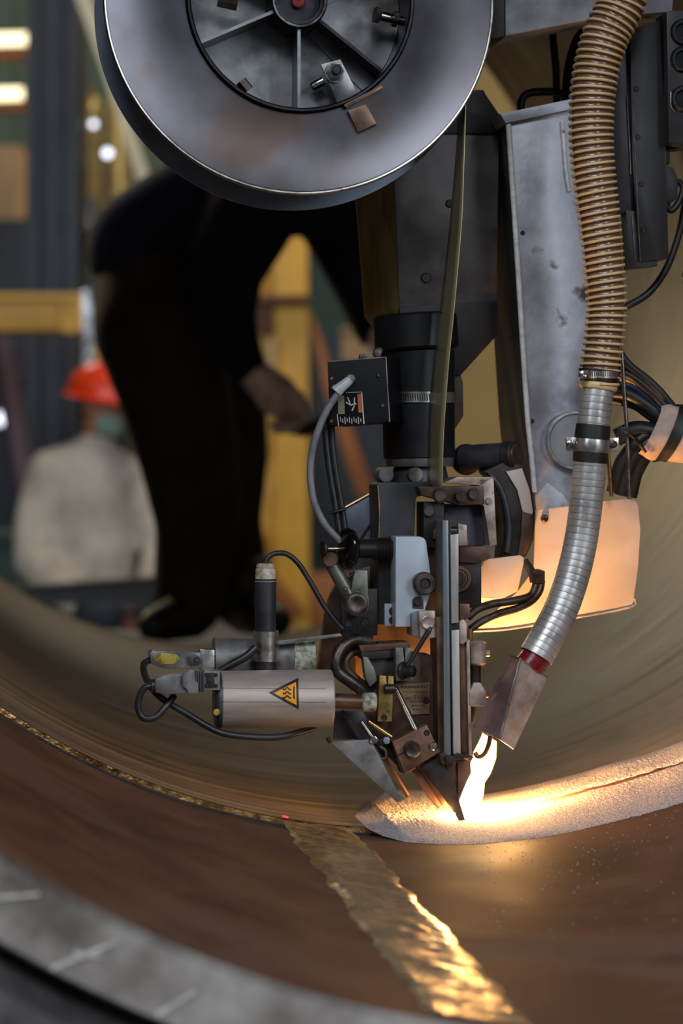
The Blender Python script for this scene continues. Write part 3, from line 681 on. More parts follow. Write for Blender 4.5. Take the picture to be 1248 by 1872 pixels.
build('rim', MB().ptube([(x, y, 117) for x, y in pts[1:-1]], 1.6, 8), 'brass_rod', dk)  # brass-coloured tube following the plate's outline
build('backing_plate', MB().prism([(540, 1186), (580, 1186), (576, 1232), (536, 1232)], 100, 112, 1), 'grey', dk)

# ================================================================== CROSS SLIDE AND WELDING TORCH
cs = thing('cross_slide', 'upright ground steel slide rails with a pale end stop at the machine centre', 'slide', tuple(Mp(822, 1396, 0)))
build('rail', MB().prism([(809, 952), (819, 951), (824, 1394), (812, 1394)], -40, 40, 1), 'rail_dark', cs)
build('rail_gap', MB().prism([(819, 956), (824, 956), (829, 1392), (824, 1392)], -30, 30, .4), 'dark', cs)
build('rail', MB().prism([(823, 978), (838, 976), (838, 1138), (825, 1140)], -38, 20, 1), 'rail', cs)
build('rail', MB().prism([(825, 1153), (839, 1151), (842, 1386), (829, 1388)], -38, 20, 1), 'rail', cs)
build('rail_joint', MB().box(825, 1138, 838, 1154, -28, 10, .5), 'root', cs)
build('end_stop', MB().prism([(837, 957), (853, 960), (855, 997), (839, 998)], -36, 10, 1.5), 'pale', cs)
build('stop_screw', MB().pcyl(820, 970, 837, 970, -24, 7), 'bolt', cs)
build('rail', MB().prism([(797, 1128), (812, 1126), (814, 1392), (801, 1392)], -30, 40, 1), 'sooty_brown', cs)
build('thin_rail', MB().prism([(804, 990), (810, 988), (812, 1124), (806, 1126)], -10, 40, .6), 'lightblue', cs)
build('arc_lit_plate', MB().prism([(840, 1172), (858, 1166), (862, 1384), (843, 1388)], -10, 30, 1), 'copper', cs, 'side plate with orange arc light painted in')  # orange arc light is put into the plate's brown colour
build('pale_edge', MB().prism([(852, 1172), (858, 1170), (862, 1384), (857, 1386)], -16, -10.5, .5), 'pale', cs)
build('pale_block', MB().prism([(839, 1136), (847, 1132), (853, 1140), (853, 1172), (846, 1178), (840, 1176)], -24, 20, 1.5), 'pale', cs)
to = thing('welding_torch', 'brown sooty torch plate holding clamps and levers beside the slide rails', 'welding torch', tuple(Mp(750, 1400, 30)))
build('body_plate', MB().prism([(690, 1196), (760, 1194), (784, 1196), (792, 1202), (796, 1214), (803, 1392), (770, 1398), (690, 1360), (668, 1300)], 20, 60, 2), 'sooty_brown', to)
build('plate', MB().prism([(640, 1046), (806, 1000), (812, 1300), (690, 1330), (640, 1260), (632, 1170)], 172, 182, 2), 'sooty_brown', to)
build('top_plate', MB().prism([(656, 1180), (748, 1174), (750, 1184), (660, 1192)], 0, 70, 1), 'sooty_brown', to, 'red-brown scaled top plate')
build('bar', MB().prism([(660, 1192), (724, 1188), (724, 1202), (662, 1206)], 2, 60, 1), 'dark', to)
build('block', MB().prism([(672, 1204), (724, 1202), (724, 1250), (690, 1262), (672, 1240)], 14, 60, 2), 'dark', to)
build('stud', MB().pcyl(694, 1186, 694, 1172, 20, 8), 'dark', to)
build('curved_cover', MB().prism([(663, 1200), (672, 1202), (684, 1222), (690, 1244), (676, 1256), (668, 1240)], 0, 30, 1.5), 'greygreen', to)
build('clamp_jaw', MB().prism([(723, 1184), (737, 1184), (738, 1212), (741, 1212), (740, 1184), (751, 1184), (756, 1244), (724, 1245)], -14, 24, 1), 'grey', to)
build('jaw_bolt', MB().lathe(Mp(733, 1226, -14), (Pd*.75-A*.6), [(0, 15*U), (4*U, 17*U), (8*U, 15*U), (9*U, 11*U), (26*U, 10.5*U), (28*U, 8*U)], 24), 'dark', to)
build('clamp_lever', MB().pcyl(744, 1218, 784, 1152, -26, 3.6, 4.6), 'dark', to)
build('lever_tip', MB().pcyl(782, 1158, 788, 1146, -26, 4.6, 3), 'bolt', to)
build('clamp_shaded_side', MB().prism([(752, 1122), (766, 1118), (768, 1168), (752, 1162)], -16, 40, 2), 'grey', to)  # left side of the clamp block, its shading put into the grey
build('pale_clamp_face', MB().prism([(765, 1118), (795, 1116), (798, 1166), (768, 1168)], -22, 30, 2), 'pale', to)
build('clamp_button', MB().lathe(Mp(782, 1138, -26), A, [(1*U, 9*U), (0, 11*U), (1*U, 13*U), (5*U, 13.5*U)], 28), 'pale', to)
np_ = build('nameplate', MB().prism([(722, 1251), (786, 1248), (785, 1305), (748, 1307)], 16, 19.5, .6), 'nameplate', to, 'worn brown maker plate', smooth=None)
def text_on(parent, s, px, py, d, h, m, width=None, rot=0, name='lettering'):
    cu = bpy.data.curves.new(name, 'FONT'); cu.body = s; cu.size = h*U*1.3; cu.extrude = .15*U; cu.align_x = 'LEFT'
    o = bpy.data.objects.new(name, cu); SC.collection.objects.link(o)
    dg = bpy.context.evaluated_depsgraph_get(); me = bpy.data.meshes.new_from_object(o.evaluated_get(dg))
    bpy.data.objects.remove(o)
    xs = [v.co.x for v in me.vertices]; k = width*U/(max(xs)-min(xs)) if width else 1
    c = Mp(px, py, d); cr, sr = math.cos(rot), math.sin(rot)
    for v in me.vertices:
        x, y, z = v.co.x*k, v.co.y, v.co.z
        v.co = c + Pd*(x*cr-y*sr) + Zv*(x*sr+y*cr) - A*z - ROOT[parent]
    me.materials.clear(); me.materials.append(K[m]); t = link(bpy.data.objects.new(name, me)); t.parent = parent; ROOT[t] = ROOT[parent]
    return t
text_on(np_, 'er Thyss', 741, 1279, 15.6, 9, 'ink', 42)
b_ = MB()
for x0, x1, y, wd in ((732, 780, 1256, 2.2), (736, 782, 1265, 1.6), (748, 776, 1283, 1.6), (752, 772, 1290, 2), (754, 770, 1297, 2)):
    x = x0
    while x < x1:
        e = min(x1, x+random.uniform(2, 6)); b_.prism(stroke(x, y, e, y-.2, wd), 15.6, 16, 0); x = e+1.4
build('small_print', b_, 'ink', np_, smooth=None)
build('plate_rivet', MB().fcyl(779, 1281, 13, 16, 5.5, bev=1.5), 'bolt', np_)
# brass block with chrome lever
br = thing('brass_clamp', 'slotted brass clamp block with chrome lever left of the maker plate', 'clamp', tuple(Mp(704, 1320, 0)))
bb = build('block', MB().prism([(694, 1235), (706, 1236), (706.3, 1253), (709, 1253), (709, 1236), (720, 1236), (716, 1319), (690, 1319)], -12, 20, 1), 'brass', br)
build('lever_barrel', MB().pcyl(701, 1259, 722, 1259, -16, 8.5, bev=2), 'bolt', br)
build('chrome_lever', MB().pcyl(723, 1259, 760, 1336, -18, 5.2, 6.2, bev=2), 'chrome', br)
build('lever_root', MB().ball(Mp(722, 1260, -17), 7*U), 'bolt', br)
hole_at(br, 702, 1312, -12, 5)
b_ = MB()
for x0, y0, x1, y1 in ((704, 1287, 707, 1284), (703, 1292, 706, 1290), (709, 1286, 709, 1291), (704, 1297, 707, 1295), (711, 1297, 710, 1304), (706, 1301, 708, 1299)):
    b_.prism(stroke(x0, y0, x1, y1, 1.5), -12.5, -12, 0)
build('stamped_marks', b_, 'ink', bb, smooth=None)
# tilted brown clamp plate with guide blades
gd = thing('guide_clamp', 'tilted brown steel clamp plate with large round bolt above the guide blades', 'clamp', tuple(Mp(770, 1500, 0)))
build('clamp_plate', MB().prism([(717, 1356), (780, 1325), (804, 1375), (739, 1414)], -34, -6, 1.4), 'brown', gd)
build('clamp_cheek', MB().prism([(714, 1352), (719, 1356), (740, 1412), (734, 1414)], -30, 10, 1), 'dark', gd)
build('big_bolt', MB().lathe(Mp(754, 1371, -48), A, [(1*U, 10*U), (0, 12.5*U), (2*U, 15*U), (14*U, 15.5*U)], 28), 'bolt', gd)
build('rivet', MB().lathe(Mp(792, 1364, -39), A, [(0, 3*U), (0, 6*U), (2*U, 8.3*U), (6*U, 8.5*U)], 22), 'chrome', gd)
hole_at(gd, 780, 1340, -34, 5)
build('split_slot', MB().prism(stroke(727, 1381, 742, 1374, 3), -34.6, -33, 0), 'root', gd)
build('hinge_bolt', MB().pcyl(737, 1412, 758, 1400, -18, 5), 'dark', gd)
def blade(name, pts, d0, d1, m): build(name, MB().prism(pts, d0, d1, .8), m, gd)
blade('blade', [(750, 1404), (764, 1398), (800, 1452), (808, 1474), (800, 1478), (782, 1458)], 4, 12, 'brown')
blade('blade', [(763, 1400), (775, 1396), (816, 1462), (826, 1478), (812, 1476)], -8, 0, 'copper')
blade('blade', [(768, 1402), (800, 1384), (820, 1414), (836, 1454), (853, 1508), (840, 1502), (802, 1444), (786, 1424)], -20, -10, 'dark')
# deflector plate
df = thing('flux_deflector', 'grey tapered deflector plate pointing down into the flux powder', 'plate', tuple(Mp(730, 1467, -20)))
build('plate', MB().prism([(604, 1356), (674, 1352), (683, 1362), (728, 1452), (742, 1460), (726, 1467)], -24, -20, .5), 'grey', df)
build('folded_side', MB().wprism([Mp(683, 1362, -21), Mp(743, 1459, -21), Mp(748, 1452, 20), Mp(700, 1372, 30)], A*.0015), 'brown', df)
build('bolt_edge', MB().pcyl(598, 1348, 604, 1358, -22, 4), 'dark', df)
fr = thing('deflector_hanger', 'dark steel hanger with chrome bolts above the grey deflector plate', 'bracket', tuple(Mp(680, 1380, 0)))
build('strut', MB().prism([(622, 1300), (628, 1298), (664, 1352), (656, 1354)], -6, 6, .8), 'dark', fr)
build('frame_plate', MB().prism([(612, 1300), (660, 1300), (694, 1350), (676, 1352), (610, 1352)], 16, 26, 1), 'greydark', fr)
build('cross_bar', MB().prism([(676, 1356), (700, 1350), (728, 1362), (726, 1400), (706, 1380)], 0, 24, 1.5), 'dark', fr)
build('chrome_rod', MB().pcyl(660, 1318, 684, 1352, -20, 3.6), 'chrome', fr)
build('brass_rod', MB().pcyl(672, 1318, 716, 1348, -8, 4.5), 'brass_rod', fr)
build('hex_head', MB().hexnut(683, 1353, -30, -18, 8), 'chrome', fr)
build('hex_head', MB().hexnut(707, 1354, -26, -14, 7), 'blue_steel', fr)
build('hook_ring', MB().ptube([(694, 1364, -20), (704, 1372, -20), (705, 1384, -20), (698, 1388, -20)], 3.4, 10), 'bolt', fr)
# contact nozzle
cn = thing('contact_nozzle', 'burnt contact nozzle block feeding the arc below the slide rails', 'nozzle', tuple(Mp(835, 1480, 0)))
build('jaw', MB().prism([(812, 1396), (836, 1394), (836, 1440), (830, 1462), (818, 1428)], -6, 40, 1.5), 'sooty_brown', cn)
build('jaw', MB().prism([(836, 1392), (860, 1390), (861, 1414), (846, 1442), (838, 1470)], -12, 40, 1.5), 'brown', cn)
b_ = MB()
for x0, x1, y0, y1, d in ((803, 818, 1378, 1394, -44), (814, 834, 1384, 1397, -50), (828, 850, 1380, 1390, -48), (844, 866, 1382, 1387, -46)):
    b_.prism([(x0, y0), ((x0+x1)/2, y0-3), (x1, y0+2), (x1-2, y1), ((x0+x1)/2, y1-4), (x0+2, y1)], d, 10, 1)
build('burnt_collar', b_, 'dark', cn)
# bent hoses at the torch
bh = thing('bent_hose', 'bent grey-brown hose curling beside the heater into the torch', 'hose', tuple(Mp(630, 1290, 10)))
build('hose_length', MB().ptube([(672, 1172, 26), (648, 1170, 16), (626, 1182, 6), (614, 1206, 0), (618, 1228, 0), (638, 1244, 0), (662, 1262, 6), (678, 1276, 20)], 11.5, 16), 'bolt', bh)
build('hose_length', MB().ptube([(668, 1190, 36), (646, 1192, 30), (632, 1206, 24), (634, 1226, 24), (652, 1244, 26), (676, 1262, 30)], 9, 14), 'sooty_brown', bh)
build('hose_nut', MB().pcyl(664, 1172, 680, 1174, 24, 13), 'dark', bh)

# ================================================================== HEATER CYLINDERS
ht = thing('heater_cylinder', 'dull aluminium heater cylinder with yellow hot-surface warning sign', 'heater', tuple(Mp(500, 1331, -40)))
h0 = Mp(402, 1279, -46); hx = Pd; HL = (Mp(606, 1281, -46)-h0).length; HR = 51.5*U
build('shell', MB().lathe(h0, hx, [(0, HR-.001), (.001, HR), (HL-.0015, HR), (HL-.0004, HR-.0006), (HL, HR-.0015), (HL+.0002, HR-.008)], 64), 'alu', ht)
build('end_cap', MB().lathe(h0-hx*.006, hx, [(0, HR*.86), (.002, HR*.97), (.004, HR*1.0), (.0062, HR*.995)], 64), 'greydark', ht)
def hs(px, py, lift=.0004):
    """point of the heater shell facing the camera at a photo pixel"""
    r = ray(px, py); o = CAM-h0; o2 = o-hx*o.dot(hx); r2 = r-hx*r.dot(hx); rr = HR+lift
    a = r2.dot(r2); b = 2*o2.dot(r2); c = o2.dot(o2)-rr*rr
    return CAM+r*((-b-math.sqrt(max(0, b*b-4*a*c)))/(2*a))
def curved(poly_fn, nu, nv, lift):
    return MB().grid(lambda a, b: hs(*poly_fn(a, b), lift), nu, nv)
def tri(p, q, r):
    def f(a, b):
        x = p[0]+(q[0]-p[0])*a, p[1]+(q[1]-p[1])*a; y = p[0]+(r[0]-p[0])*a, p[1]+(r[1]-p[1])*a
        return x[0]+(y[0]-x[0])*b, x[1]+(y[1]-x[1])*b
    return f
sg = build('warning_sign', curved(tri((491, 1266), (545, 1239), (546, 1297)), 14, 14, .0005), 'sign_black', ht, 'yellow triangle with heat waves', smooth=180)
build('sign_face', curved(tri((500, 1267), (541, 1246.5), (542, 1289)), 14, 14, .0009), 'sign_yellow', sg, smooth=180)
wv = MB()
for k in range(3):
    y = 1259+k*7.5; pts = [hs(517+i*1.25, y+2.2*math.sin(i*.75), .0012) for i in range(13)]
    wv.tube(pts, .0007, 6, 1, False)
wv.tube([hs(537, 1255, .0012), hs(537, 1266, .0012), hs(537.5, 1277, .0012)], .0008, 6, 4)
build('heat_waves', wv, 'sign_black', sg)
b_ = MB()
for y in (1258, 1283): b_.tube([hs(x, y+(x-402)*.006, .0001) for x in range(404, 600, 8)], .00022, 6, 1, False)
build('seam_line', b_, 'greydark', ht)
build('outlet_pipe', MB().pcyl(606, 1281, 664, 1283, -46, 13.5), 'copper', ht)
build('wrapped_end', MB().pcyl(661, 1283, 687, 1284, -46, 17, 17.5, bev=3), 'tape_green', ht, 'mottled pale wrapping')
build('paint_mark', MB().lathe(Mp(396, 1302, -96), A, [(0, 3*U), (.6*U, 6*U)], 8), 'yellowpaint', ht)
pg = thing('cable_plug', 'dark grey latched cable plug fixed to the near heater cylinder', 'plug', tuple(Mp(340, 1270, -80)))
build('plug_body', MB().prism([(283, 1242), (300, 1236), (346, 1230), (346, 1268), (300, 1270), (284, 1266)], -104, -70, 3), 'grey', pg)
build('cable_gland', MB().pcyl(276, 1254, 288, 1253, -88, 12), 'greydark', pg)
build('latch', MB().prism([(334, 1234), (348, 1224), (356, 1226), (356, 1246), (362, 1248), (362, 1268), (344, 1268), (342, 1258), (334, 1256)], -112, -104.5, 1.2), 'grey', pg)
for k in range(4): build('socket_rib', MB().box(357+k*4.2, 1229, 360+k*4.2, 1266, -106, -70, .8), 'greydark', pg)
build('socket_flange', MB().box(373, 1226, 402, 1262, -102, -70, 2), 'grey', pg)
for x, y in ((378, 1234), (395, 1234), (378, 1254), (395, 1254)): build('flange_screw', MB().fcyl(x, y, -105, -101.5, 3.2), 'dark', pg)
b_ = MB().box(376, 1230, 392, 1258, -103.5, -102, .6); build('flange_recess', b_, 'root', pg)
h2 = thing('heater', 'scuffed dark grey heater body behind the near heater cylinder', 'heater', tuple(Mp(480, 1250, 80)))
c0 = Mp(389, 1204, 80)
build('shell', MB().lathe(c0, Pd, [(0, 36*U), (2*U, 39.5*U), (76*U, 36*U), (78*U, 34*U), (148*U, 34*U)], 48), 'grey', h2)
build('end_cover', MB().lathe(c0+Pd*148*U, Pd, [(0, 30*U), (0, 35*U), (38*U, 36*U), (40*U, 33*U)], 48), 'tape_green', h2, 'mottled pale end cover')
build('handle', MB().ptube([(400, 1228, 20), (425, 1214, 16), (450, 1200, 14), (468, 1184, 16)], 7.5), 'cable', h2)
p2 = thing('yellow_marked_plug', 'grey cable plug with yellow paint mark left of the rear heater', 'plug', tuple(Mp(330, 1222, 50)))
build('plug_body', MB().prism([(272, 1194), (280, 1188), (340, 1190), (366, 1192), (368, 1222), (300, 1222), (276, 1214)], 30, 66, 3), 'grey', p2)
build('paint_mark', MB().prism([(283, 1198), (296, 1193), (322, 1196), (329, 1204), (318, 1214), (294, 1214), (284, 1208)], 29.2, 30.2, .3), 'yellowpaint', p2, 'yellow paint oval')
build('latch', MB().prism([(344, 1200), (356, 1196), (370, 1202), (368, 1214), (346, 1216)], 22, 30, 1.5), 'greydark', p2)
build('latch_pin', MB().fcyl(360, 1206, 18, 24, 5), 'bolt', p2)
build('socket', MB().box(366, 1188, 392, 1226, 32, 70, 1.5), 'clampsteel', p2)
pc = thing('loop_cable', 'short black cord looping out of the dark grey plug', 'cable', tuple(Mp(270, 1316, -80)))
build('cord', MB().ptube([(279, 1254, -88), (264, 1258, -86), (254, 1276, -84), (253, 1298, -84), (264, 1313, -84), (286, 1310, -84), (304, 1290, -80), (318, 1272, -66)], 6.2), 'cable', pc)
pc = thing('power_cable', 'long black cord running from the yellow-marked plug under the heater', 'cable', tuple(Mp(470, 1345, -40)))
build('cord', MB().ptube([(274, 1206, 44), (263, 1214, 30), (264, 1232, 0), (276, 1256, -40), (296, 1277, -60), (340, 1304, -66), (400, 1338, -66), (460, 1347, -60), (510, 1347, -50), (548, 1338, -30), (574, 1330, 8)], 6.2), 'cable', pc)
# upright sensor
us = thing('upright_sensor', 'upright dark tube sensor with crumpled pale tape on top', 'sensor', tuple(Mp(485, 1230, 40)))
build('tube', MB().pcyl(485, 1058, 485, 1158, 40, 19.5), 'gearbox', us)
build('tape_cap', MB().lathe(Mp(485, 1030, 40), -Zv, [(0, 13*U), (2*U, 16*U), (6*U, 17*U), (9*U, 16*U), (11*U, 18.5*U), (31*U, 18.5*U), (33*U, 20*U)], 40), 'tape', us, 'crumpled pale tape')
build('clamp_sleeve', MB().pcyl(486, 1153, 486, 1209, 40, 23.5), 'clampsteel', us, 'silver clamp sleeve')
build('foot', MB().pcyl(485, 1208, 485, 1240, 40, 20.5), 'dark', us)
hole_at(us, 503, 1181, 24, 4)
sc2 = thing('sensor_cable', 'thin black cable arching from the upright sensor to the linkage', 'cable', tuple(Mp(620, 1145, 50)))
build('cord', MB().ptube([(485, 1029, 40), (488, 1021, 40), (502, 1012, 40), (524, 1013, 40), (545, 1030, 42), (566, 1062, 44), (590, 1104, 46), (612, 1134, 48), (626, 1150, 50)], 5), 'cable', sc2)
build('support_bar', MB().prism([(508, 1172), (622, 1158), (626, 1163), (510, 1179)], 36, 46, .6), 'grey', us, loc=None)

# ================================================================== SWIVEL CLAMP ON THE COLUMN
sw = thing('swivel_clamp', 'heavy sooty swivel clamp with curved arm between gearbox and column', 'clamp', tuple(Mp(930, 1025, 120)))
q0, q1 = Mp(846, 838, 170), Mp(938, 832, 96)
build('cross_tube', MB().cyl(q0, q1, 25, 25, bev=2), 'greydark', sw)
build('tube_collar', MB().cyl(q1-(q1-q0).normalized()*16*U, q1+(q1-q0).normalized()*6*U, 28, 27, bev=2.5), 'dark', sw)
build('tube_end', MB().cyl(q1+(q1-q0).normalized()*4*U, q1+(q1-q0).normalized()*9*U, 21, 20, bev=1.5), 'sooty_brown', sw)
build('end_dimple', MB().cyl(q1+(q1-q0).normalized()*8*U, q1+(q1-q0).normalized()*10*U, 3, 2), 'root', sw)
build('dark_boot', MB().ball(Mp(852, 840, 172), 30*U, 26*U, 30*U), 'rubber', sw)
build('curved_arm', MB().prism([(884, 862), (925, 842), (956, 850), (972, 892), (978, 935), (976, 985), (962, 1018), (938, 1030), (914, 1026), (918, 996), (922, 950), (914, 905), (902, 878)], 84, 150, 4), 'dark', sw)
build('arm_patch', MB().prism([(924, 862), (954, 856), (968, 896), (974, 935), (966, 960), (954, 930), (946, 895)], 80, 84.5, .8), 'shield', sw, 'pale patch on the arm')  # pale plate laid on the curved arm
build('arm_patch', MB().prism([(954, 934), (974, 940), (974, 984), (960, 1014), (946, 1018), (952, 980)], 80, 84.5, .8), 'sooty_brown', sw)
build('arm_rib', MB().ptube([(896, 868, 80), (914, 892, 78), (926, 930, 78), (930, 970, 78), (926, 1010, 78)], 6), 'greydark', sw)
# right side fittings of the torch
ft = thing('torch_fittings', 'browned blocks and round boss right of the slide rails', 'fittings', tuple(Mp(860, 1160, 30)))
build('block', MB().prism([(839, 1000), (890, 998), (898, 1020), (872, 1030), (840, 1028)], 6, 60, 1.5), 'sooty_brown', ft)
build('boss_block', MB().box(839, 1026, 880, 1112, 14, 70, 2), 'dark', ft)
build('boss_ring', MB().lathe(Mp(838, 1058, 6), A, [(2*U, 16*U), (0, 18*U), (0, 24*U), (3*U, 26*U), (10*U, 26*U)], 32), 'copper', ft)
build('boss_centre', MB().fcyl(838, 1058, 4, 12, 13), 'dark', ft)
build('tee_block', MB().prism([(840, 1104), (858, 1104), (860, 1128), (848, 1134), (840, 1132)], -10, 30, 1.5), 'brown', ft)
build('screw_post', MB().pcyl(859, 1148, 858, 1182, -6, 5), 'brass_rod', ft)
for y0, y1 in ((1172, 1216), (1256, 1291)):
    if y0 < 1200: build('round_knob', MB().pcyl(873, y0, 873, y1, -4, 16, 15.5, bev=4), 'pale', ft)
    else: build('hex_foot', MB().prism([(866, y0-8), (878, y0-8), (889, y0+10), (889, y1), (858, y1), (858, y0+10)], -18, 14, 1.5), 'pale', ft)
build('knob_neck', MB().pcyl(869, 1214, 869, 1262, 0, 10), 'dark', ft)
build('side_stud', MB().pcyl(886, 1195, 895, 1195, -6, 6), 'pale', ft)
build('side_stud', MB().pcyl(886, 1270, 895, 1270, -6, 6), 'copper', ft)
build('pointed_tip', MB().pcyl(862, 1292, 864, 1322, 4, 8, 2), 'dark', ft)
gt = thing('gas_tube', 'two browned gas tubes curving from the torch to the small heat shield', 'tube', tuple(Mp(920, 1150, 40)))
build('tube', MB().ptube([(856, 1128, 0), (872, 1114, 10), (900, 1104, 24), (940, 1098, 36), (968, 1090, 44), (978, 1074, 50), (980, 1058, 54)], 7.5), 'bolt', gt)
build('tube', MB().ptube([(860, 1150, -4), (880, 1136, 6), (910, 1122, 20), (945, 1112, 34), (972, 1098, 42), (986, 1080, 48), (990, 1062, 52)], 7), 'bolt', gt)
build('end_clamp', MB().prism([(972, 1046), (984, 1040), (996, 1044), (996, 1066), (974, 1066)], 40, 60, 1.5), 'bolt', gt)
build('dark_tube', MB().ptube([(958, 1024, 66), (972, 1046, 64), (976, 1064, 62)], 8), 'cable', gt)

# ================================================================== HEAT SHIELDS
hsx = thing('heat_shield', 'large pale heat shield plate lit orange by the arc', 'heat shield', tuple(Mp(1040, 1150, 96)))
def shd(x, y): return 92+(y-930)*.21-(x-1000)*.12   # the plate leans and faces the arc
sh_o = [(978, 933), (1044, 925), (1098, 917), (1150, 911), (1160, 914), (1166, 924), (1170, 968), (1166, 1034), (1158, 1098), (1152, 1110), (1047, 1130), (930, 1150), (858, 1154), (874, 1146), (946, 1082), (976, 1042)]
build('plate', MB().wprism([Mp(x, y, shd(x, y)) for x, y in sh_o], A*4*U, .5), 'shield', hsx)
build('rolled_edge', MB().ptube([(x, y, shd(x, y)-1) for x, y in ((858, 1154), (930, 1150), (1047, 1130), (1152, 1110), (1160, 1094))], 2.2, 8, 3), 'pale', hsx)
build('rivet', MB().lathe(Mp(996, 948, shd(996, 948)-6), A, [(1*U, 3*U), (0, 4*U), (2*U, 7*U), (9*U, 7.5*U)], 18), 'bolt', hsx)
hs2 = thing('small_heat_shield', 'small pale heat shield plate with rounded corners beside the torch', 'heat shield', tuple(Mp(912, 1097, 56)))
build('plate', MB().wprism([Mp(x, y, 54+(y-1017)*.28) for x, y in ((880, 1036), (884, 1027), (894, 1022), (950, 1015), (957, 1019), (957, 1028), (946, 1081), (910, 1098), (905, 1092), (872, 1092))], A*4*U, .5), 'shield', hs2)
build('folded_foot', MB().wprism([Mp(872, 1091, 75), Mp(906, 1092, 75), Mp(912, 1100, 98), Mp(880, 1100, 98)], Zv*-.001), 'shield', hs2)

# ================================================================== COLUMN AND BOOM
co = thing('support_column', 'silver painted welded steel column with white bead along its edge', 'column', tuple(Mp(1010, 936, 200)))
build('front_plate', MB().prism([(928, 224), (1075, 193), (1092, 520), (1082, 928), (982, 934), (975, 880), (964, 760), (946, 480)], 150, 160, 1), 'column', co)
ring = [Mp(928, 225, 158), Mp(946, 480, 158), Mp(964, 760, 158), Mp(978, 906, 158)]
wb = MB()
for i in range(3):
    wb.wprism([ring[i], ring[i+1], ring[i+1]+A*270*U, ring[i]+A*270*U], Pd*8*U)
build('side_web', wb, 'column_side', co)
build('top_plate', MB().prism([(914, 208), (1048, 180), (1060, 182), (1062, 196), (924, 225)], 138, 420, 1), 'column', co)
build('weld_bead', MB().ptube([(929, 226, 148), (936, 330, 148), (946, 480, 148), (956, 640, 148), (964, 760, 148), (971, 830, 148), (977, 900, 148)], 5.6, 10, 10), 'weld', co, 'white weld bead along the edge')
build('weld_bead', MB().ptube([(1027, 222, 148), (1031, 270, 148), (1034, 310, 148), (1040, 350, 148)], 4.2, 10, 8), 'weld', co)
hole_at(co, 955, 426, 150, 4); hole_at(co, 972, 770, 150, 4)
build('patch_plate', MB().prism([(981, 905), (1000, 882), (1030, 905), (1046, 930), (984, 936)], 145, 149.5, .8), 'column', co)
rc = thing('round_cap', 'round grey cap with pale rim on the column behind the hose clamp', 'cap', tuple(Mp(1051, 860, 140)))
build('disc', MB().fcyl(1052, 805, 136, 148, 52, seg=56, bev=2), 'cap_grey', rc)
build('rim', MB().lathe(Mp(1052, 805, 130), A, [(3*U, 50*U), (0, 51*U), (0, 55*U), (3*U, 56*U), (14*U, 56*U)], 56, False), 'clampsteel', rc)
tb_ = thing('boom_beam', 'pale silver boom beam crossing above the column at the top', 'beam', tuple(Mp(1060, 60, 110)))
build('beam', MB().prism([(922, -240), (1252, -240), (1228, 22), (1098, 32), (924, 66)], 70, 170, 2), 'column', tb_)
build('end_plate', MB().prism([(898, -240), (921, -240), (922, 66), (898, 72)], 66, 190, 1.5), 'dark', tb_)
hk = thing('lifting_handle', 'black tubular lifting handle behind the top of the column', 'handle', tuple(Mp(965, 205, 330)))
build('grip', MB().ptube([(953, 210, 330), (952, 190, 330), (958, 176, 330), (974, 169, 330), (1012, 168, 330), (1030, 172, 340)], 8, 12), 'rubber', hk)
vh = thing('hanging_hose', 'dark hoses hanging behind the top beam beside the brown hose', 'hose', tuple(Mp(1020, 200, 420)))
build('thin_hose', MB().ptube([(1006, -60, 420), (1010, 60, 420), (1016, 130, 420), (1018, 200, 420), (1020, 260, 420)], 8), 'rubber', vh)
build('thick_hose', MB().ptube([(1080, 60, 300), (1064, 80, 300), (1050, 130, 300), (1046, 180, 300), (1044, 240, 300)], 22, 16), 'rubber', vh)

# ================================================================== SUCTION HOSE
hz = thing('suction_hose', 'ribbed tan and brown suction hose hanging down right of the column', 'hose', tuple(Mp(1095, 700, -40)))
hp_ = [(1168, -110, -60), (1152, -50, -60), (1134, 10, -60), (1107, 65, -60), (1091, 120, -58), (1082, 180, -56), (1080, 250, -54), (1085, 320, -52), (1094, 395, -50), (1101, 460, -48), (1107, 530, -46), (1108, 570, -45), (1103, 625, -44), (1097, 665, -42), (1094, 704, -42)]
path = catmull([Mp(*q) for q in hp_], 24)
rad = [(45 - 8*min(1, i/len(path)*1.35))*U for i in range(len(path))]
T_, N_ = frames(path)
# arc-length tables
s_ = [0]
for a, b in zip(path, path[1:]): s_.append(s_[-1]+(b-a).length)
def at(s):
    i = 0
    lo_, hi_ = 0, len(s_)-2
    while lo_ < hi_:
        mid = (lo_+hi_+1)//2
        if s_[mid] <= s: lo_ = mid
        else: hi_ = mid-1
    i = lo_; t = (s-s_[i])/max(1e-9, s_[i+1]-s_[i]); t = min(1, max(0, t))
    p = path[i].lerp(path[i+1], t); n = N_[i].lerp(N_[i+1], t).normalized(); tt = T_[i].lerp(T_[i+1], t).normalized()
    return p, n, tt.cross(n), rad[i]
pitch = 12.6*U; tot = s_[-1]; turns = tot/pitch
wall = MB(); bmw = wall.bm; prev = None; NS = int(turns*6)
for k in range(NS+1):
    s = tot*k/NS; p, n, b, r = at(s)
    sag = 2.2*U*abs(math.sin(PI*s/pitch))
    rg = [bmw.verts.new(p+(n*math.cos(2*PI*j/28)+b*math.sin(2*PI*j/28))*(r-2.2*U-2.4*U*abs(math.sin(PI*(s/pitch-j/28))))) for j in range(28)]
    if prev:
        for j in range(28): bmw.faces.new((prev[j], prev[(j+1) % 28], rg[(j+1) % 28], rg[j]))
    prev = rg
build('hose_wall', wall, 'hose_wall', hz, smooth=180)
wire = []
NW = int(turns*28)
for k in range(NW+1):
    s = tot*k/NW; p, n, b, r = at(s); th = 2*PI*s/pitch
    wire.append(p+(n*math.cos(th)+b*math.sin(th))*(r-1.0*U))
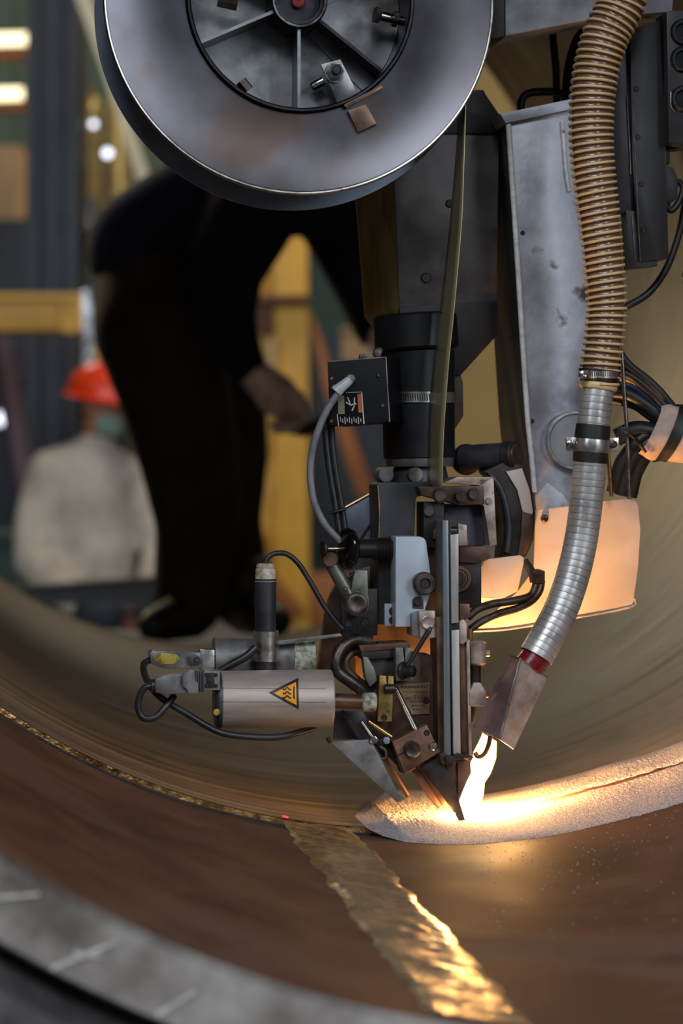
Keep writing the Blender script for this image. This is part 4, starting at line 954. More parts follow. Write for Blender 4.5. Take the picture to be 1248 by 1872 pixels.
build('spiral_rib', MB().tube(wire, 2.9*U, 6, 1, False), 'hose_wire', hz, 'tan spiral rib', smooth=180)
# metal flex hose
mp_ = [(1094, 700, -42), (1087, 750, -42), (1082, 800, -42), (1077, 860, -40), (1071, 920, -38), (1061, 990, -38), (1046, 1055, -42), (1026, 1112, -47), (1003, 1158, -51), (979, 1200, -55)]
fx = thing('metal_flex_hose', 'silver interlocked metal hose curving down to the suction hood', 'hose', tuple(Mp(1060, 1000, -36)))
path = catmull([Mp(*q) for q in mp_], 20); T_, N_ = frames(path)
s_ = [0]
for a, b in zip(path, path[1:]): s_.append(s_[-1]+(b-a).length)
rad = [(29.5 + 2.5*i/len(path))*U for i in range(len(path))]
tot = s_[-1]; pit = 12.6*U; nb = int(tot/pit); mb = MB(); prev = None
prof = ((0., -1.6), (.05, -.1), (.2, 0.), (.5, 0.), (.8, 0.), (.92, -.1), (.96, -1.6))
for k in range(nb):
    for f_, dr in prof:
        p, n, b, r = at((k+f_)*tot/nb)
        rg = [mb.bm.verts.new(p+(n*math.cos(2*PI*j/32)+b*math.sin(2*PI*j/32))*(r+dr*U)) for j in range(32)]
        if prev:
            for j in range(32): mb.bm.faces.new((prev[j], prev[(j+1) % 32], rg[(j+1) % 32], rg[j]))
        prev = rg
build('interlocked_tube', mb, 'flex', fx, smooth=30)
def band(parent, name, s0, s1, extra, m, label=None):
    P = [at(s0+(s1-s0)*i/4) for i in range(5)]; b = MB(); prev = None; rings = []
    for i, (p, n, bb, r) in enumerate(P):
        ex = extra if 0 < i < 4 else extra-.8
        rings.append([b.bm.verts.new(p+(n*math.cos(2*PI*j/36)+bb*math.sin(2*PI*j/36))*(r+ex*U)) for j in range(36)])
    for a, c in zip(rings, rings[1:]):
        for j in range(36): b.bm.faces.new((a[j], a[(j+1) % 36], c[(j+1) % 36], c[j]))
    b.bm.faces.new(rings[0]); b.bm.faces.new(rings[-1])
    return build(name, b, m, parent, label)
def sdist(py):  # arc length at which the path crosses a photo row
    for i, p in enumerate(path):
        if HY-(p.z-ZC)/p.y*F >= py: return s_[i]
    return s_[-1]
band(fx, 'rubber_sleeve', sdist(776), sdist(842), 2.4, 'rubber', 'black rubber sleeve')
band(fx, 'soot_sleeve', sdist(702), sdist(712), 3.5, 'hose_wire')
hc = thing('saddle_clamp', 'bright saddle clamp strapping the metal hose to the column', 'clamp', tuple(Mp(1082, 830, -40)))
band(hc, 'strap', sdist(801), sdist(826), 4.6, 'clampsteel')
build('ear', MB().prism([(1034, 800), (1056, 799), (1056, 826), (1036, 825)], -46, -40, 1), 'clampsteel', hc)
build('ear', MB().prism([(1110, 801), (1131, 800), (1130, 825), (1110, 826)], -46, -40, 1), 'clampsteel', hc)
for x in (1044, 1122):
    build('clamp_screw', MB().lathe(Mp(x, 812, -54), A, [(1*U, 3*U), (0, 4*U), (1*U, 7*U), (9*U, 7.5*U)], 18), 'chrome' if x < 1100 else 'bolt', hc)
wc = thing('worm_clamp', 'slotted worm drive clamp joining the brown hose to the metal hose', 'clamp', tuple(Mp(1096, 690, -42)))
q0, q1 = Mp(1096, 677, -42), Mp(1094, 698, -42)
build('band', MB().lathe(q0, q1-q0, [(0, 36*U), (0, 39*U), ((q1-q0).length, 37*U), ((q1-q0).length, 34*U)], 40, False), 'bolt', wc)
b_ = MB(); axd = (q1-q0).normalized()
for k in range(22):
    t = -2.6+k*.085; n1 = Pd*math.cos(t)+A*math.sin(t); tt = Pd*-math.sin(t)+A*math.cos(t); c0 = q0+axd*3*U+n1*38.2*U
    b_.wprism([c0-tt*1*U, c0+tt*1*U, c0+tt*2*U+axd*13*U, c0+axd*13*U], n1*1.2*U)
build('band_teeth', b_, 'clampsteel', wc, smooth=None)
build('worm_screw', MB().lathe(Mp(1068, 685, -82), A, [(1*U, 2*U), (0, 4*U), (1.5*U, 8*U), (12*U, 8.5*U)], 20), 'chrome', wc)
build('end_cuff', MB().lathe(Mp(1094, 699, -42), Mp(1092, 712, -42)-Mp(1094, 699, -42), [(0, 33*U), (3*U, 35*U), (8*U, 36*U), (12*U, 34*U), (13*U, 30*U)], 40), 'hose_wire', wc, 'tan hose end')
# hood
hd = thing('suction_hood', 'flared scorched suction hood at the end of the metal hose over the flame', 'hood', tuple(Mp(915, 1370, -40)))
def hood(f):
    top = [Mp(951, 1203, -92), Mp(1001, 1237, -64), Mp(985, 1226, -18), Mp(933, 1197, -42)]
    bot = [Mp(913, 1352, -92), Mp(939, 1370, -64), Mp(902, 1352, -4), Mp(864, 1329, -32)]
    return top, bot
top, bot = hood(0)
for i, (nm, m) in enumerate((('front_face', 'hood_grey'), ('back_face', 'hood'), ('rear_face', 'hood'), ('side_face', 'hood'))):
    j = (i+1) % 4; a, b, c, d = top[i], top[j], bot[j], bot[i]
    n = (b-a).cross(d-a).normalized(); cen = sum(top+bot, Vector())/8
    if n.dot(cen-a) < 0: n = -n
    build(nm, MB().wprism([a, b, c, d], n*.0016), m, hd)
build('top_cap', MB().wprism(top, (bot[0]-top[0]).normalized()*.002), 'hood', hd)
build('weld_line', MB().tube([top[0]+(bot[0]-top[0])*k/14+Vector((random.uniform(-1, 1), 0, 0))*.0004 for k in range(15)], .0011, 8, 1, False), 'edge', hd)
build('red_collar', MB().pcyl(986, 1192, 966, 1219, -54, 27, 28, d2=-54), 'red', hd, 'dark red collar')
build('copper_loop', MB().ptube([(896, 1346, -40), (892, 1364, -36), (884, 1380, -30), (874, 1384, -24), (868, 1376, -20)], 4.4), 'copper', hd)

# ================================================================== RIGHT HAND CABLES AND DEVICES
for (nm, pts, r, m, lbl) in (
    ('steel_rod', [(1136, 640, 20), (1141, 720, 20), (1146, 800, 20), (1150, 912, 20)], 4, 'steel_rod', 'thin bright steel rod standing on the heat shield right of the metal hose'),
    ('brass_rod', [(1108, 806, 40), (1112, 840, 40), (1117, 908, 40)], 4, 'brass_rod', 'short brass-coloured rod behind the metal hose on the heat shield')):
    t = thing(nm, lbl, 'rod', tuple(Mp(*pts[-1]))); build('rod', MB().ptube(pts, r, 10), m, t)
cbn = thing('cable_bundle', 'bundle of cables in a dusty pink fabric sleeve at right', 'cable bundle', tuple(Mp(1200, 850, 60)))
cabs = [((1128, 640), (1150, 668), (1190, 700), (1222, 735), 8, 'cable'), ((1126, 676), (1156, 690), (1192, 718), (1220, 748), 9, 'cable'), ((1128, 690), (1160, 698), (1196, 724), (1222, 756), 7, 'cable_tan'),
        ((1124, 700), (1160, 708), (1194, 734), (1224, 764), 6, 'cable_blue'), ((1112, 716), (1150, 722), (1190, 748), (1222, 776), 13, 'cable'), ((1128, 660), (1158, 680), (1196, 708), (1226, 742), 7, 'rubber'),
        ((1124, 732), (1160, 742), (1186, 760), (1226, 786), 8, 'rubber')]
for k, (a, b, c, d, r, m) in enumerate(cabs):
    build('cable', MB().ptube([(a[0]-14, a[1]-4, 60+k*5), (a[0], a[1], 58+k*5), (b[0], b[1], 52+k*4), (c[0], c[1], 46+k*4), (d[0], d[1], 44+k*3), (1270, 800, 50)], r), m, cbn)
low = [((1126, 800), (1160, 786), (1196, 790)), ((1134, 905), (1150, 850), (1196, 800)), ((1152, 908), (1166, 858), (1202, 812)), ((1120, 900), (1138, 840), (1190, 792))]
for k, (a, b, c) in enumerate(low):
    build('cable', MB().ptube([(a[0], a[1], 74), (b[0], b[1], 66), (c[0], c[1], 56), (1262, 806, 50)], 13 if k else 17), 'cable' if k % 2 else 'rubber', cbn)
def sleeve(a, b):
    t = a*2*PI; x = 1186+b*96; cyy = 786+b*14; r = 54+5*noise.noise(Vector((b*4, math.cos(t)*1.5, math.sin(t)*1.5)))
    r *= .86+.14*min(1, b*6)
    c = Mp(x+22*math.cos(t)*-.0, cyy, 50)
    ax2 = (Mp(1282, 800, 46)-Mp(1186, 786, 50)).normalized()
    n = Zv.cross(ax2).normalized()
    return c + Zv*math.cos(t)*r*U + n*math.sin(t)*r*.8*U + ax2*math.cos(t)*22*U
build('fabric_sleeve', MB().grid(sleeve, 40, 18, True), 'sleeve', cbn, 'dusty pink sleeve', smooth=180)
def strap(a, b): return sleeve(a, .32+b*.22) + (sleeve(a, .4)-Mp(1228, 792, 50)).normalized()*.0022
build('strap', MB().grid(strap, 40, 4, True), 'rubber', cbn, smooth=180)
build('zip_tie', MB().ptube([(1136, 786, 12), (1148, 790, 10), (1166, 808, 24), (1180, 826, 30)], 3.6), 'rubber', cbn)
build('tie_head', MB().box(1134, 780, 1150, 800, 8, 30, 2), 'rubber', cbn)
lc = thing('looped_cable', 'single black cable curving down from the right edge behind the black slide', 'cable', tuple(Mp(1150, 562, 120)))
build('cord', MB().ptube([(1262, 330, 120), (1250, 380, 120), (1240, 430, 120), (1218, 490, 120), (1186, 535, 120), (1146, 560, 120), (1120, 572, 120)], 7), 'cable', lc)
rk = thing('slide_rack', 'tall black slide rail with screws and scratched edges behind the brown hose', 'slide', tuple(Mp(1180, 490, 60)))
build('face_plate', MB().prism([(1150, 56), (1206, 36), (1216, 260), (1222, 473), (1170, 478), (1156, 300)], 40, 100, 1.5), 'rack', rk)
build('side_plate', MB().prism([(1116, 90), (1149, 60), (1155, 300), (1158, 386), (1130, 390)], 52, 110, 1.5), 'rack', rk)
build('rail', MB().prism([(1144, 384), (1160, 386), (1169, 478), (1200, 476), (1202, 486), (1150, 492)], 48, 90, 1), 'rack', rk)
build('scratched_edge', MB().ptube([(1146, 174, 49), (1148, 220, 49), (1151, 270, 49), (1153, 318, 49)], 1.3, 6), 'edge', rk)
build('scratched_edge', MB().ptube([(1156, 170, 39), (1162, 300, 39), (1170, 478, 39)], .6, 6), 'edge', rk)
build('scratched_edge', MB().ptube([(1155, 392, 46), (1158, 440, 46), (1161, 474, 46)], 1.1, 6), 'edge', rk)
for x, y in ((1163, 162), (1166, 250), (1172, 336), (1177, 420)): build('screw', MB().fcyl(x, y, 37, 41, 5), 'dark', rk)
dv = thing('sensor_unit', 'dark sensor housing with round ports at the upper right edge', 'sensor', tuple(Mp(1240, 260, 20)))
build('housing', MB().prism([(1218, 20), (1300, 14), (1300, 268), (1222, 262)], 10, 90, 3), 'rack', dv)
for y in (58, 108, 180): build('port', MB().lathe(Mp(1250, y, 4), A, [(6*U, 14*U), (0, 17*U), (0, 22*U), (4*U, 25*U), (8*U, 25*U)], 28), 'black', dv)
build('port_edge', MB().ptube([(1226, 168, 8), (1226, 192, 8), (1232, 204, 8)], 1.4, 6), 'edge', dv)
cx_ = thing('cable_connector', 'black cable connector hanging at the right edge below the sensor housing', 'connector', tuple(Mp(1235, 390, 60)))
build('shell', MB().prism([(1214, 300), (1232, 308), (1240, 330), (1238, 362), (1226, 372), (1214, 370)], 50, 80, 3), 'rubber', cx_)
build('strain_relief', MB().ptube([(1216, 372, 64), (1226, 385, 64), (1240, 370, 64), (1248, 344, 64), (1238, 330, 64)], 6), 'rubber', cx_)
build('mount_block', MB().prism([(1206, 246), (1300, 240), (1300, 266), (1222, 272), (1224, 300), (1212, 300)], 60, 100, 2), 'rack', cx_)
bx = thing('brass_fitting', 'small shiny brass fitting poking in at the right edge', 'fitting', tuple(Mp(1252, 520, 80)))
build('ring', MB().ball(Mp(1252, 502, 80), 7*U), 'brass', bx); build('ring', MB().ball(Mp(1252, 516, 80), 6*U), 'brass', bx)

# ================================================================== THE HALL BEHIND
def qprism(pts, Y, depth, bev=0):
    return MB().wprism([Qp(x, y, Y) for x, y in pts], (0, depth, 0), bev/U)
def down(px, Y, z=0):  # photo row of a height above the floor
    return HY+(ZC-z)*F/Y
def one(name, label, cat, parts, base):
    t = thing(name, label, cat, base, {'strip_lamp': 'strip lamps at the left edge', 'film_roll': 'film rolls on the shelf', 'lamp_or_glint': 'white work lamps'}.get(name))
    for nm, mb, m in parts: build(nm, mb, m, t)
    return t
Yc = 13.0
one('steel_column', 'broad dark blue-grey steel column standing behind the yellow crossbeam at left', 'column', [
    ('web', qprism([(56, -500), (136, -500), (136, down(96, Yc)), (56, down(96, Yc))], Yc+.1, .25), 'steelcol'),
    ('flange', qprism([(48, -500), (72, -500), (72, down(96, Yc)), (48, down(96, Yc))], Yc, .5), 'steelcol'),
    ('flange', qprism([(122, -500), (142, -500), (142, down(96, Yc)), (122, down(96, Yc))], Yc, .5), 'steelcol')], tuple(Qp(96, down(96, Yc), Yc)))
Yg = 21.0
one('green_partition', 'dark green partition panels far behind the workers', 'partition',
    [('panel', qprism([(-420+k*150, -900), (-274+k*150, -900), (-274+k*150, down(0, Yg)), (-420+k*150, down(0, Yg))], Yg+.02*(k % 2), .1), 'green') for k in range(7)], tuple(Qp(100, down(0, Yg), Yg)))
for y0, x1, lb_ in ((60, 48, 'bright strip lamp at the left edge, upper of the pair'), (160, 40, 'bright strip lamp at the left edge, lower of the pair')):
    one('strip_lamp', lb_, 'lamp', [('tube', qprism([(-160, y0+4), (x1, y0), (x1, y0+22), (-160, y0+28)], 16, .05), 'lamp'), ('housing', qprism([(-165, y0+28), (x1+4, y0+22), (x1+4, y0+40), (-165, y0+46)], 16, .2), 'orange')], tuple(Qp(0, y0+46, 16)))
one('beige_cabinet', 'beige cabinet at the far left edge under the strip lamps', 'cabinet', [('body', qprism([(-120, 265), (36, 265), (30, 400), (-120, 405)], 16.5, .5), 'beige'), ('plinth', qprism([(-120, 400), (70, 400), (76, down(0, 16.5)), (-120, down(0, 16.5))], 16.4, .6), 'steelcol')], tuple(Qp(0, down(0, 16.5), 16.5)))
for px0, px1, y0, y1, m, lb_ in ((150, 186, 178, 430, 'gold', 'tall roll in shiny yellow film left of the spool'), (196, 240, 170, 420, 'gold', 'yellow film roll standing nearer to the spool'), (184, 206, 300, 420, 'film', 'slim silver film roll between the yellow rolls'), (146, 178, 360, 470, 'film', 'short silver roll below the yellow film rolls')):
    Yr = {150: 14.0, 196: 14.2, 184: 14.45, 146: 13.75}[px0]; y1 = HY-(2.33-ZC)/Yr*F; cxr = (px0+px1)/2; rr = (px1-px0)/2*Yr/F
    p0 = Qp(cxr, y1, Yr); h = (y1-y0)*Yr/F
    prof = [(0, rr*.9)]+[(h*(.04+.9*k/16), rr*(1+.05*math.sin(k*2.3))) for k in range(17)]+[(h, rr*.55), (h, rr*.2)]
    one('film_roll', lb_, 'roll', [('wrap', MB().lathe(p0, Zv, prof, 18), m), ('core', MB().lathe(p0, Zv, [(h-.01, rr*.3), (h+.06, rr*.3)], 14), 'beige')], tuple(p0))
one('roll_shelf', 'dark shelf carrying the film rolls left of the standing worker', 'shelf', [('board', qprism([(130, down(0, 13.6, 2.328)), (266, down(0, 13.6, 2.328)), (266, down(0, 13.6, 2.26)), (130, down(0, 13.6, 2.26))], 13.6, 1.1), 'steelcol'), ('post', qprism([(240, down(0, 14, 2.26)), (262, down(0, 14, 2.26)), (262, down(0, 14)), (240, down(0, 14))], 14, .2), 'steelcol')], tuple(Qp(200, down(0, 14), 14)))
for px, py, Y, r, lb_ in ((196, 279, 13.3, 8, 'white glowing disc added as a glint among the film rolls'), (170, 226, 13.3, 6, 'small white glowing disc added as a glint above the slim silver roll'), (2, 765, 13.5, 12, 'white work lamp at the left edge beside the leaning pole')):
    one('lamp_or_glint', lb_, 'lamp', [('lens', MB().lathe(Qp(px, py, Y), (0, 1, 0), [(0, r*.8*Y/F), (.02, r*Y/F)], 18), 'lampw'), ('shell', MB().lathe(Qp(px, py, Y), (0, 1, 0), [(.02, r*1.1*Y/F), (.08, r*.6*Y/F)], 18), 'steelcol'), ('stand', qprism([(px-2, py), (px+2, py), (px+2, down(0, Y)), (px-2, down(0, Y))], Y+.06, .02), 'steelcol')], tuple(Qp(px, py, Y)))  # the two among the rolls are glowing discs added as glints
Yy = 10.5
one('yellow_crossbeam', 'yellow painted steel crossbeam at left above the seated worker', 'beam', [
    ('beam', qprism([(-220, 545), (112, 545), (112, 604), (-220, 606)], Yy, .3, .006), 'yellow'), ('top_flange', qprism([(-220, 536), (140, 536), (140, 547), (-220, 547)], Yy-.06, .42), 'yellow'),
    ('end_plate', qprism([(112, 538), (148, 534), (152, 612), (112, 606)], Yy-.04, .4), 'yellow'), ('brace', qprism([(130, 604), (152, 600), (196, 660), (180, 668)], Yy, .2), 'yellow'),
    ('bolt_block', qprism([(136, 606), (150, 602), (154, 618), (138, 622)], Yy-.1, .1), 'rusty')], tuple(Qp(100, 610, Yy)))
one('white_bar', 'narrow white upright bar between the yellow crossbeam and the standing worker', 'bar', [('bar', qprism([(150, 532), (161, 528), (170, 590), (172, down(0, Yy-.3)), (160, down(0, Yy-.3))], Yy-.3, .05), 'film')], tuple(Qp(166, down(0, Yy-.3), Yy-.3)))
pp = MB().tube([Qp(-10, 540, 12), Qp(10, 680, 12), Qp(46, 900, 12), Qp(70, 1050, 12)], .055, 14, 4)
build('leaning_pole', pp, 'pole', label='dull purple pole leaning at the left edge behind the seated worker', cat='pole')
one('dark_cabinet', 'dark equipment cabinet behind the seated worker', 'cabinet', [
    ('body', qprism([(-60, 640), (230, 640), (230, down(0, 14.5)), (-60, down(0, 14.5))], 14.5, .6), 'steelcol'),
    ('door', qprism([(60, 660), (120, 660), (120, 1040), (60, 1040)], 14.46, .04), 'black'), ('door', qprism([(128, 660), (200, 660), (200, 1040), (128, 1040)], 14.46, .04), 'black'),
    ('vent', qprism([(30, 640), (60, 640), (56, 700), (30, 700)], 14.4, .1), 'pole')], tuple(Qp(100, down(0, 14.5), 14.5)))
one('green_bin', 'low dark green bin on the hall floor at the left edge', 'bin', [('body', qprism([(-80, 985), (40, 985), (40, down(0, 12.5)), (-80, down(0, 12.5))], 12.5, .5), 'green'), ('lid', qprism([(-84, 974), (44, 974), (44, 988), (-84, 988)], 12.46, .58), 'green')], tuple(Qp(0, down(0, 12.5), 12.5)))
Yp = 11.5
def yp(pts, d=0, dep=.15): return qprism(pts, Yp+d, dep, .004)
one('machine_gantry', 'yellow machine frame with posts and braces behind the standing worker', 'frame', [
    ('post', yp([(500, 100), (560, 100), (566, down(0, Yp)), (500, down(0, Yp))], 0, .2), 'yellow'),
    ('post', yp([(474, 380), (498, 380), (498, down(0, Yp)), (484, down(0, Yp))], .1, .2), 'yellow'),
    ('front_edge', yp([(453, 486), (470, 480), (472, 546), (452, 548)], -.1, .08), 'beige'),
    ('post_edge', yp([(490, 620), (504, 616), (506, 720), (490, 730)], -.1, .08), 'beige'),
    ('crossbar', yp([(432, 540), (566, 538), (566, 552), (432, 554)], -.12, .3), 'rusty'),
    ('gusset', yp([(450, 552), (496, 552), (500, 606), (472, 606)], -.06, .1), 'rusty'),
    ('brace', yp([(562, 560), (580, 600), (690, 920), (650, 900), (590, 700)], .02, .15), 'orange'),
    ('brace', yp([(450, 930), (508, 820), (520, 860), (500, 1000), (470, 960)], .05, .12), 'yellow'),
    ('brace', yp([(428, 988), (446, 978), (560, 1120), (530, 1130)], -.05, .12), 'orange'),
    ('base_beam', yp([(470, 1050), (640, 1054), (640, 1150), (470, 1150)], .1, .3), 'orange')], tuple(Qp(530, down(0, Yp), Yp)))
one('green_machine', 'dark green machine housing behind the yellow frame', 'machine', [('housing', qprism([(558, -100), (700, -100), (720, down(0, 14)), (545, down(0, 14))], 14, .8), 'green'), ('access_door', qprism([(575, 620), (700, 620), (700, 1000), (575, 1000)], 13.95, .05), 'steelcol')], tuple(Qp(630, down(0, 14), 14)))
one('beige_carton', 'beige carton seen beside the navy sleeve left of the motor', 'carton', [('box', qprism([(624, 604), (676, 604), (676, 662), (624, 662)], 12.8, .4), 'beige'), ('stand', qprism([(640, 662), (660, 662), (660, down(0, 12.8)), (640, down(0, 12.8))], 12.85, .3), 'steelcol'), ('flap', qprism([(622, 598), (678, 598), (678, 606), (622, 606)], 12.78, .44), 'beige')], tuple(Qp(650, 662, 12.8)))
one('green_drum', 'dark green drum low behind the standing worker', 'drum', [('body', MB().lathe(Qp(500, down(0, 12.6), 12.6), Zv, [(0, .1), (0, .16), (.95, .16), (.95, .1)], 20), 'green'), ('lid', MB().lathe(Qp(500, down(0, 12.6), 12.6), Zv, [(.95, .165), (.99, .165)], 20), 'steelcol')], tuple(Qp(500, down(0, 12.6), 12.6)))
one('green_locker', 'green locker in the hall behind the dark hanging hoses at top right', 'locker', [('body', qprism([(1000, -300), (1075, -300), (1075, down(0, 17)), (1000, down(0, 17))], 17, .5), 'green'), ('door', qprism([(1006, -290), (1070, -290), (1070, 900), (1006, 900)], 16.97, .03), 'green')], tuple(Qp(1040, down(0, 17), 17)))
one('cream_strut', 'pale cream diagonal strut left of the spool at the top', 'strut', [('strut', qprism([(96, -120), (126, -130), (204, 112), (548, 1180), (528, 1180), (184, 118)], 12.2, .12), 'cream'), ('foot', qprism([(505, 1180), (575, 1180), (575, down(0, 12.2)), (505, down(0, 12.2))], 12.15, .22), 'steelcol')], tuple(Qp(540, down(0, 12.2), 12.2)))
# drag chain rail
Yk = 7.6
ck = thing('cable_chain', 'dark drag chain on a rail crossing in front of the seated worker', 'cable chain', tuple(Qp(140, 1100, Yk)))
build('rail', qprism([(-60, 1084), (292, 1058), (292, 1096), (-60, 1112)], Yk, .12), 'rubber', ck)
l0 = build('chain_link', qprism([(0, 0), (9, -.7), (9, 8), (0, 8.7)], Yk-.02, .16), 'dark', ck)
for k in range(24):
    o = l0 if k == 0 else link(l0.copy())
    o.parent = ck; o.location = Qp(-58+k*14.5, 1078-k*14.5*.074, Yk)-Qp(0, 0, Yk)
for x in (-40, 270): build('stand_post', qprism([(x, 1090), (x+14, 1090), (x+14, down(0, Yk)), (x, down(0, Yk))], Yk+.02, .08), 'rubber', ck)
# walkway the standing worker stands on
wz = .575
wk = thing('work_platform', 'low steel work platform under the standing worker beyond the pipe', 'platform', (-.4, 5.8, 0))
build('deck', MB().wbox((-.32, 5.85, wz-.032), 1.5, 1.1, .04), 'rubber', wk)
for x in (-.95, .32):
    for y in (5.36, 6.34): build('leg', MB().wbox((x, y, (wz-.052)/2), .06, .06, wz-.052), 'rubber', wk)
# pipe support cradle under the near end
ps = thing('pipe_cradle', 'dark scuffed steel support cradle under the near pipe end', 'cradle', (XB, 1.6, 0))
def cr(a, b):
    phi = -1.15+2.3*a; return S(phi, -L1-.02+.2*b, R+WT+.008)
mb = MB(); V = []
for k in range(33):
    phi = -1.15+2.3*k/32
    V.append([S(phi, v, r) for v, r in ((-L1+.012, R+WT+.012), (-L1-.03, R+WT+.02), (-L1-.03, R+WT+.10), (-L1+.12, R+WT+.10), (-L1+.12, R+WT+.012))])
vv = [[mb.bm.verts.new(p) for p in row] for row in V]
for a, b in zip(vv, vv[1:]):
    for j in range(5): mb.bm.faces.new((a[j], a[(j+1) % 5], b[(j+1) % 5], b[j]))
mb.bm.faces.new(vv[0]); mb.bm.faces.new(vv[-1])
K['cradle'] = mat('scuffed_cradle_steel', (98, 94, 94), (52, 48, 48), .5, .3, 9, .2)
build('saddle', mb, 'cradle', ps)
for x in (-.5, .5):
    zb = (CEN.z-R-WT)*.9+.12
    build('leg', MB().wbox((XB+x+.1, 1.66, .25), .1, .1, .52), 'rubber', ps)

# ================================================================== PEOPLE
def skin_obj(name, J, bones, m, parent, sub=2, root=None, voxel=None, extra=None, smooth=6):
    """limbs that taper from joint to joint, fused into one continuous surface"""
    mb = MB(); rad1 = {n: (J[n][1] if not isinstance(J[n][1], tuple) else sum(J[n][1])/2) for n in J}
    for n in J: mb.ball(J[n][0], rad1[n], seg=20)
    for a, b in bones:
        p, q = J[a][0], J[b][0]
        mb.lathe(p, q-p, [(0, rad1[a]), ((q-p).length, rad1[b])], 20)
    if extra: extra(mb)
    ob = build(name, mb, m, parent, smooth=180)
    vx = voxel or .009
    rm = ob.modifiers.new('one_surface', 'REMESH'); rm.mode = 'VOXEL'; rm.voxel_size = vx; rm.use_smooth_shade = True
    sm2 = ob.modifiers.new('blend', 'SMOOTH'); sm2.factor = .5; sm2.iterations = smooth
    return ob
def head_into(mb, c, fwd, up, k=1.0):
    fwd = Vector(fwd).normalized(); up = (Vector(up)-fwd*fwd.dot(Vector(up))).normalized(); rt = fwd.cross(up)
    vs = bmesh.ops.create_uvsphere(mb.bm, u_segments=40, v_segments=28, radius=1)['verts']
    def g(x, z, cx, cz, sx, sz): return math.exp(-((x-cx)/sx)**2-((z-cz)/sz)**2)
    for v in vs:
        x, y, z = v.co
        x *= .076*(1-.22*max(0, -z)**1.6); y *= .095*(1-.06*max(0, y)); zz = z*.116
        if y > 0:
            y += .022*g(x, zz, 0, -.022, .012, .020) + .008*g(x, zz, 0, -.002, .010, .02) - .009*(g(x, zz, .032, .006, .018, .014)+g(x, zz, -.032, .006, .018, .014))
            y += .006*g(x, zz, 0, .026, .05, .01) + .005*g(x, zz, 0, -.056, .022, .007) + .011*g(x, zz, 0, -.096, .025, .02)
        v.co = c + (rt*x+fwd*y+up*zz)*k
    for s in (-1, 1):
        m = Matrix((rt, fwd, up)).transposed().to_4x4()
        mb.ball(c+(rt*.078*s-fwd*.008-up*.008)*k, .010*k, .022*k, .032*k, m, 12)
    return rt, fwd, up
def face_parts(person, c, fwd, up, k, hair=True):
    fwd = Vector(fwd).normalized(); up = (Vector(up)-fwd*fwd.dot(Vector(up))).normalized(); rt = fwd.cross(up)
    for s in (-1, 1):
        e = build('eye', MB().ball(c+(rt*.032*s+fwd*.076+up*.006)*k, .0115*k), 'eye', person)
        build('iris', MB().ball(c+(rt*.032*s+fwd*.0845+up*.006)*k, .005*k), 'iris', e)
    m = Matrix((rt, fwd, up)).transposed().to_4x4()
    build('lips', MB().ball(c+(fwd*.088-up*.056)*k, .024*k, .006*k, .007*k, m), 'lips', person)
    if hair:
        b = MB(); vs = bmesh.ops.create_uvsphere(b.bm, u_segments=28, v_segments=18, radius=1)['verts']
        for v in vs:
            x, y, z = v.co; 
            v.co = c+(rt*x*.082+fwd*(y*.1-.008)+up*(z*.122+.006))*k
        kill = [v for v in b.bm.verts if (v.co-c).dot(fwd) > .030*k and (v.co-c).dot(up) < .070*k or (v.co-c).dot(up) < -.06*k]
        bmesh.ops.delete(b.bm, geom=kill, context='VERTS'); h = build('hair', b, 'hair', person, smooth=180, recalc=False)
def helmet(person, c, fwd, up, k):
    fwd = Vector(fwd).normalized(); up = (Vector(up)-fwd*fwd.dot(Vector(up))).normalized(); rt = fwd.cross(up)
    def f(a, b):
        t = a*2*PI; e = b*PI/2; rr = math.cos(e)
        return c+(rt*math.cos(t)*rr*.112+fwd*(math.sin(t)*rr*.135)+up*(.035+math.sin(e)*.118))*k
    h = build('helmet', MB().grid(f, 36, 12, True), 'helmet', person, smooth=180)
    def br_(a, b):
        t = a*2*PI; ex = .012+.035*max(0, math.sin(t))**2
        return c+(rt*math.cos(t)*(.112+ex*b)+fwd*math.sin(t)*(.135+ex*b*1.2)+up*(.036-.012*b))*k
    build('helmet_brim', MB().grid(br_, 36, 2, True), 'helmet', h, smooth=180)
    def rg(a, b):
        y = -1+2*a; return c+(fwd*y*.125+rt*(b-.5)*.03+up*(.042+math.sqrt(max(0, 1-y*y))*.118))*k
    build('helmet_ridge', MB().grid(rg, 16, 2), 'helmet', h, smooth=180)
    return h
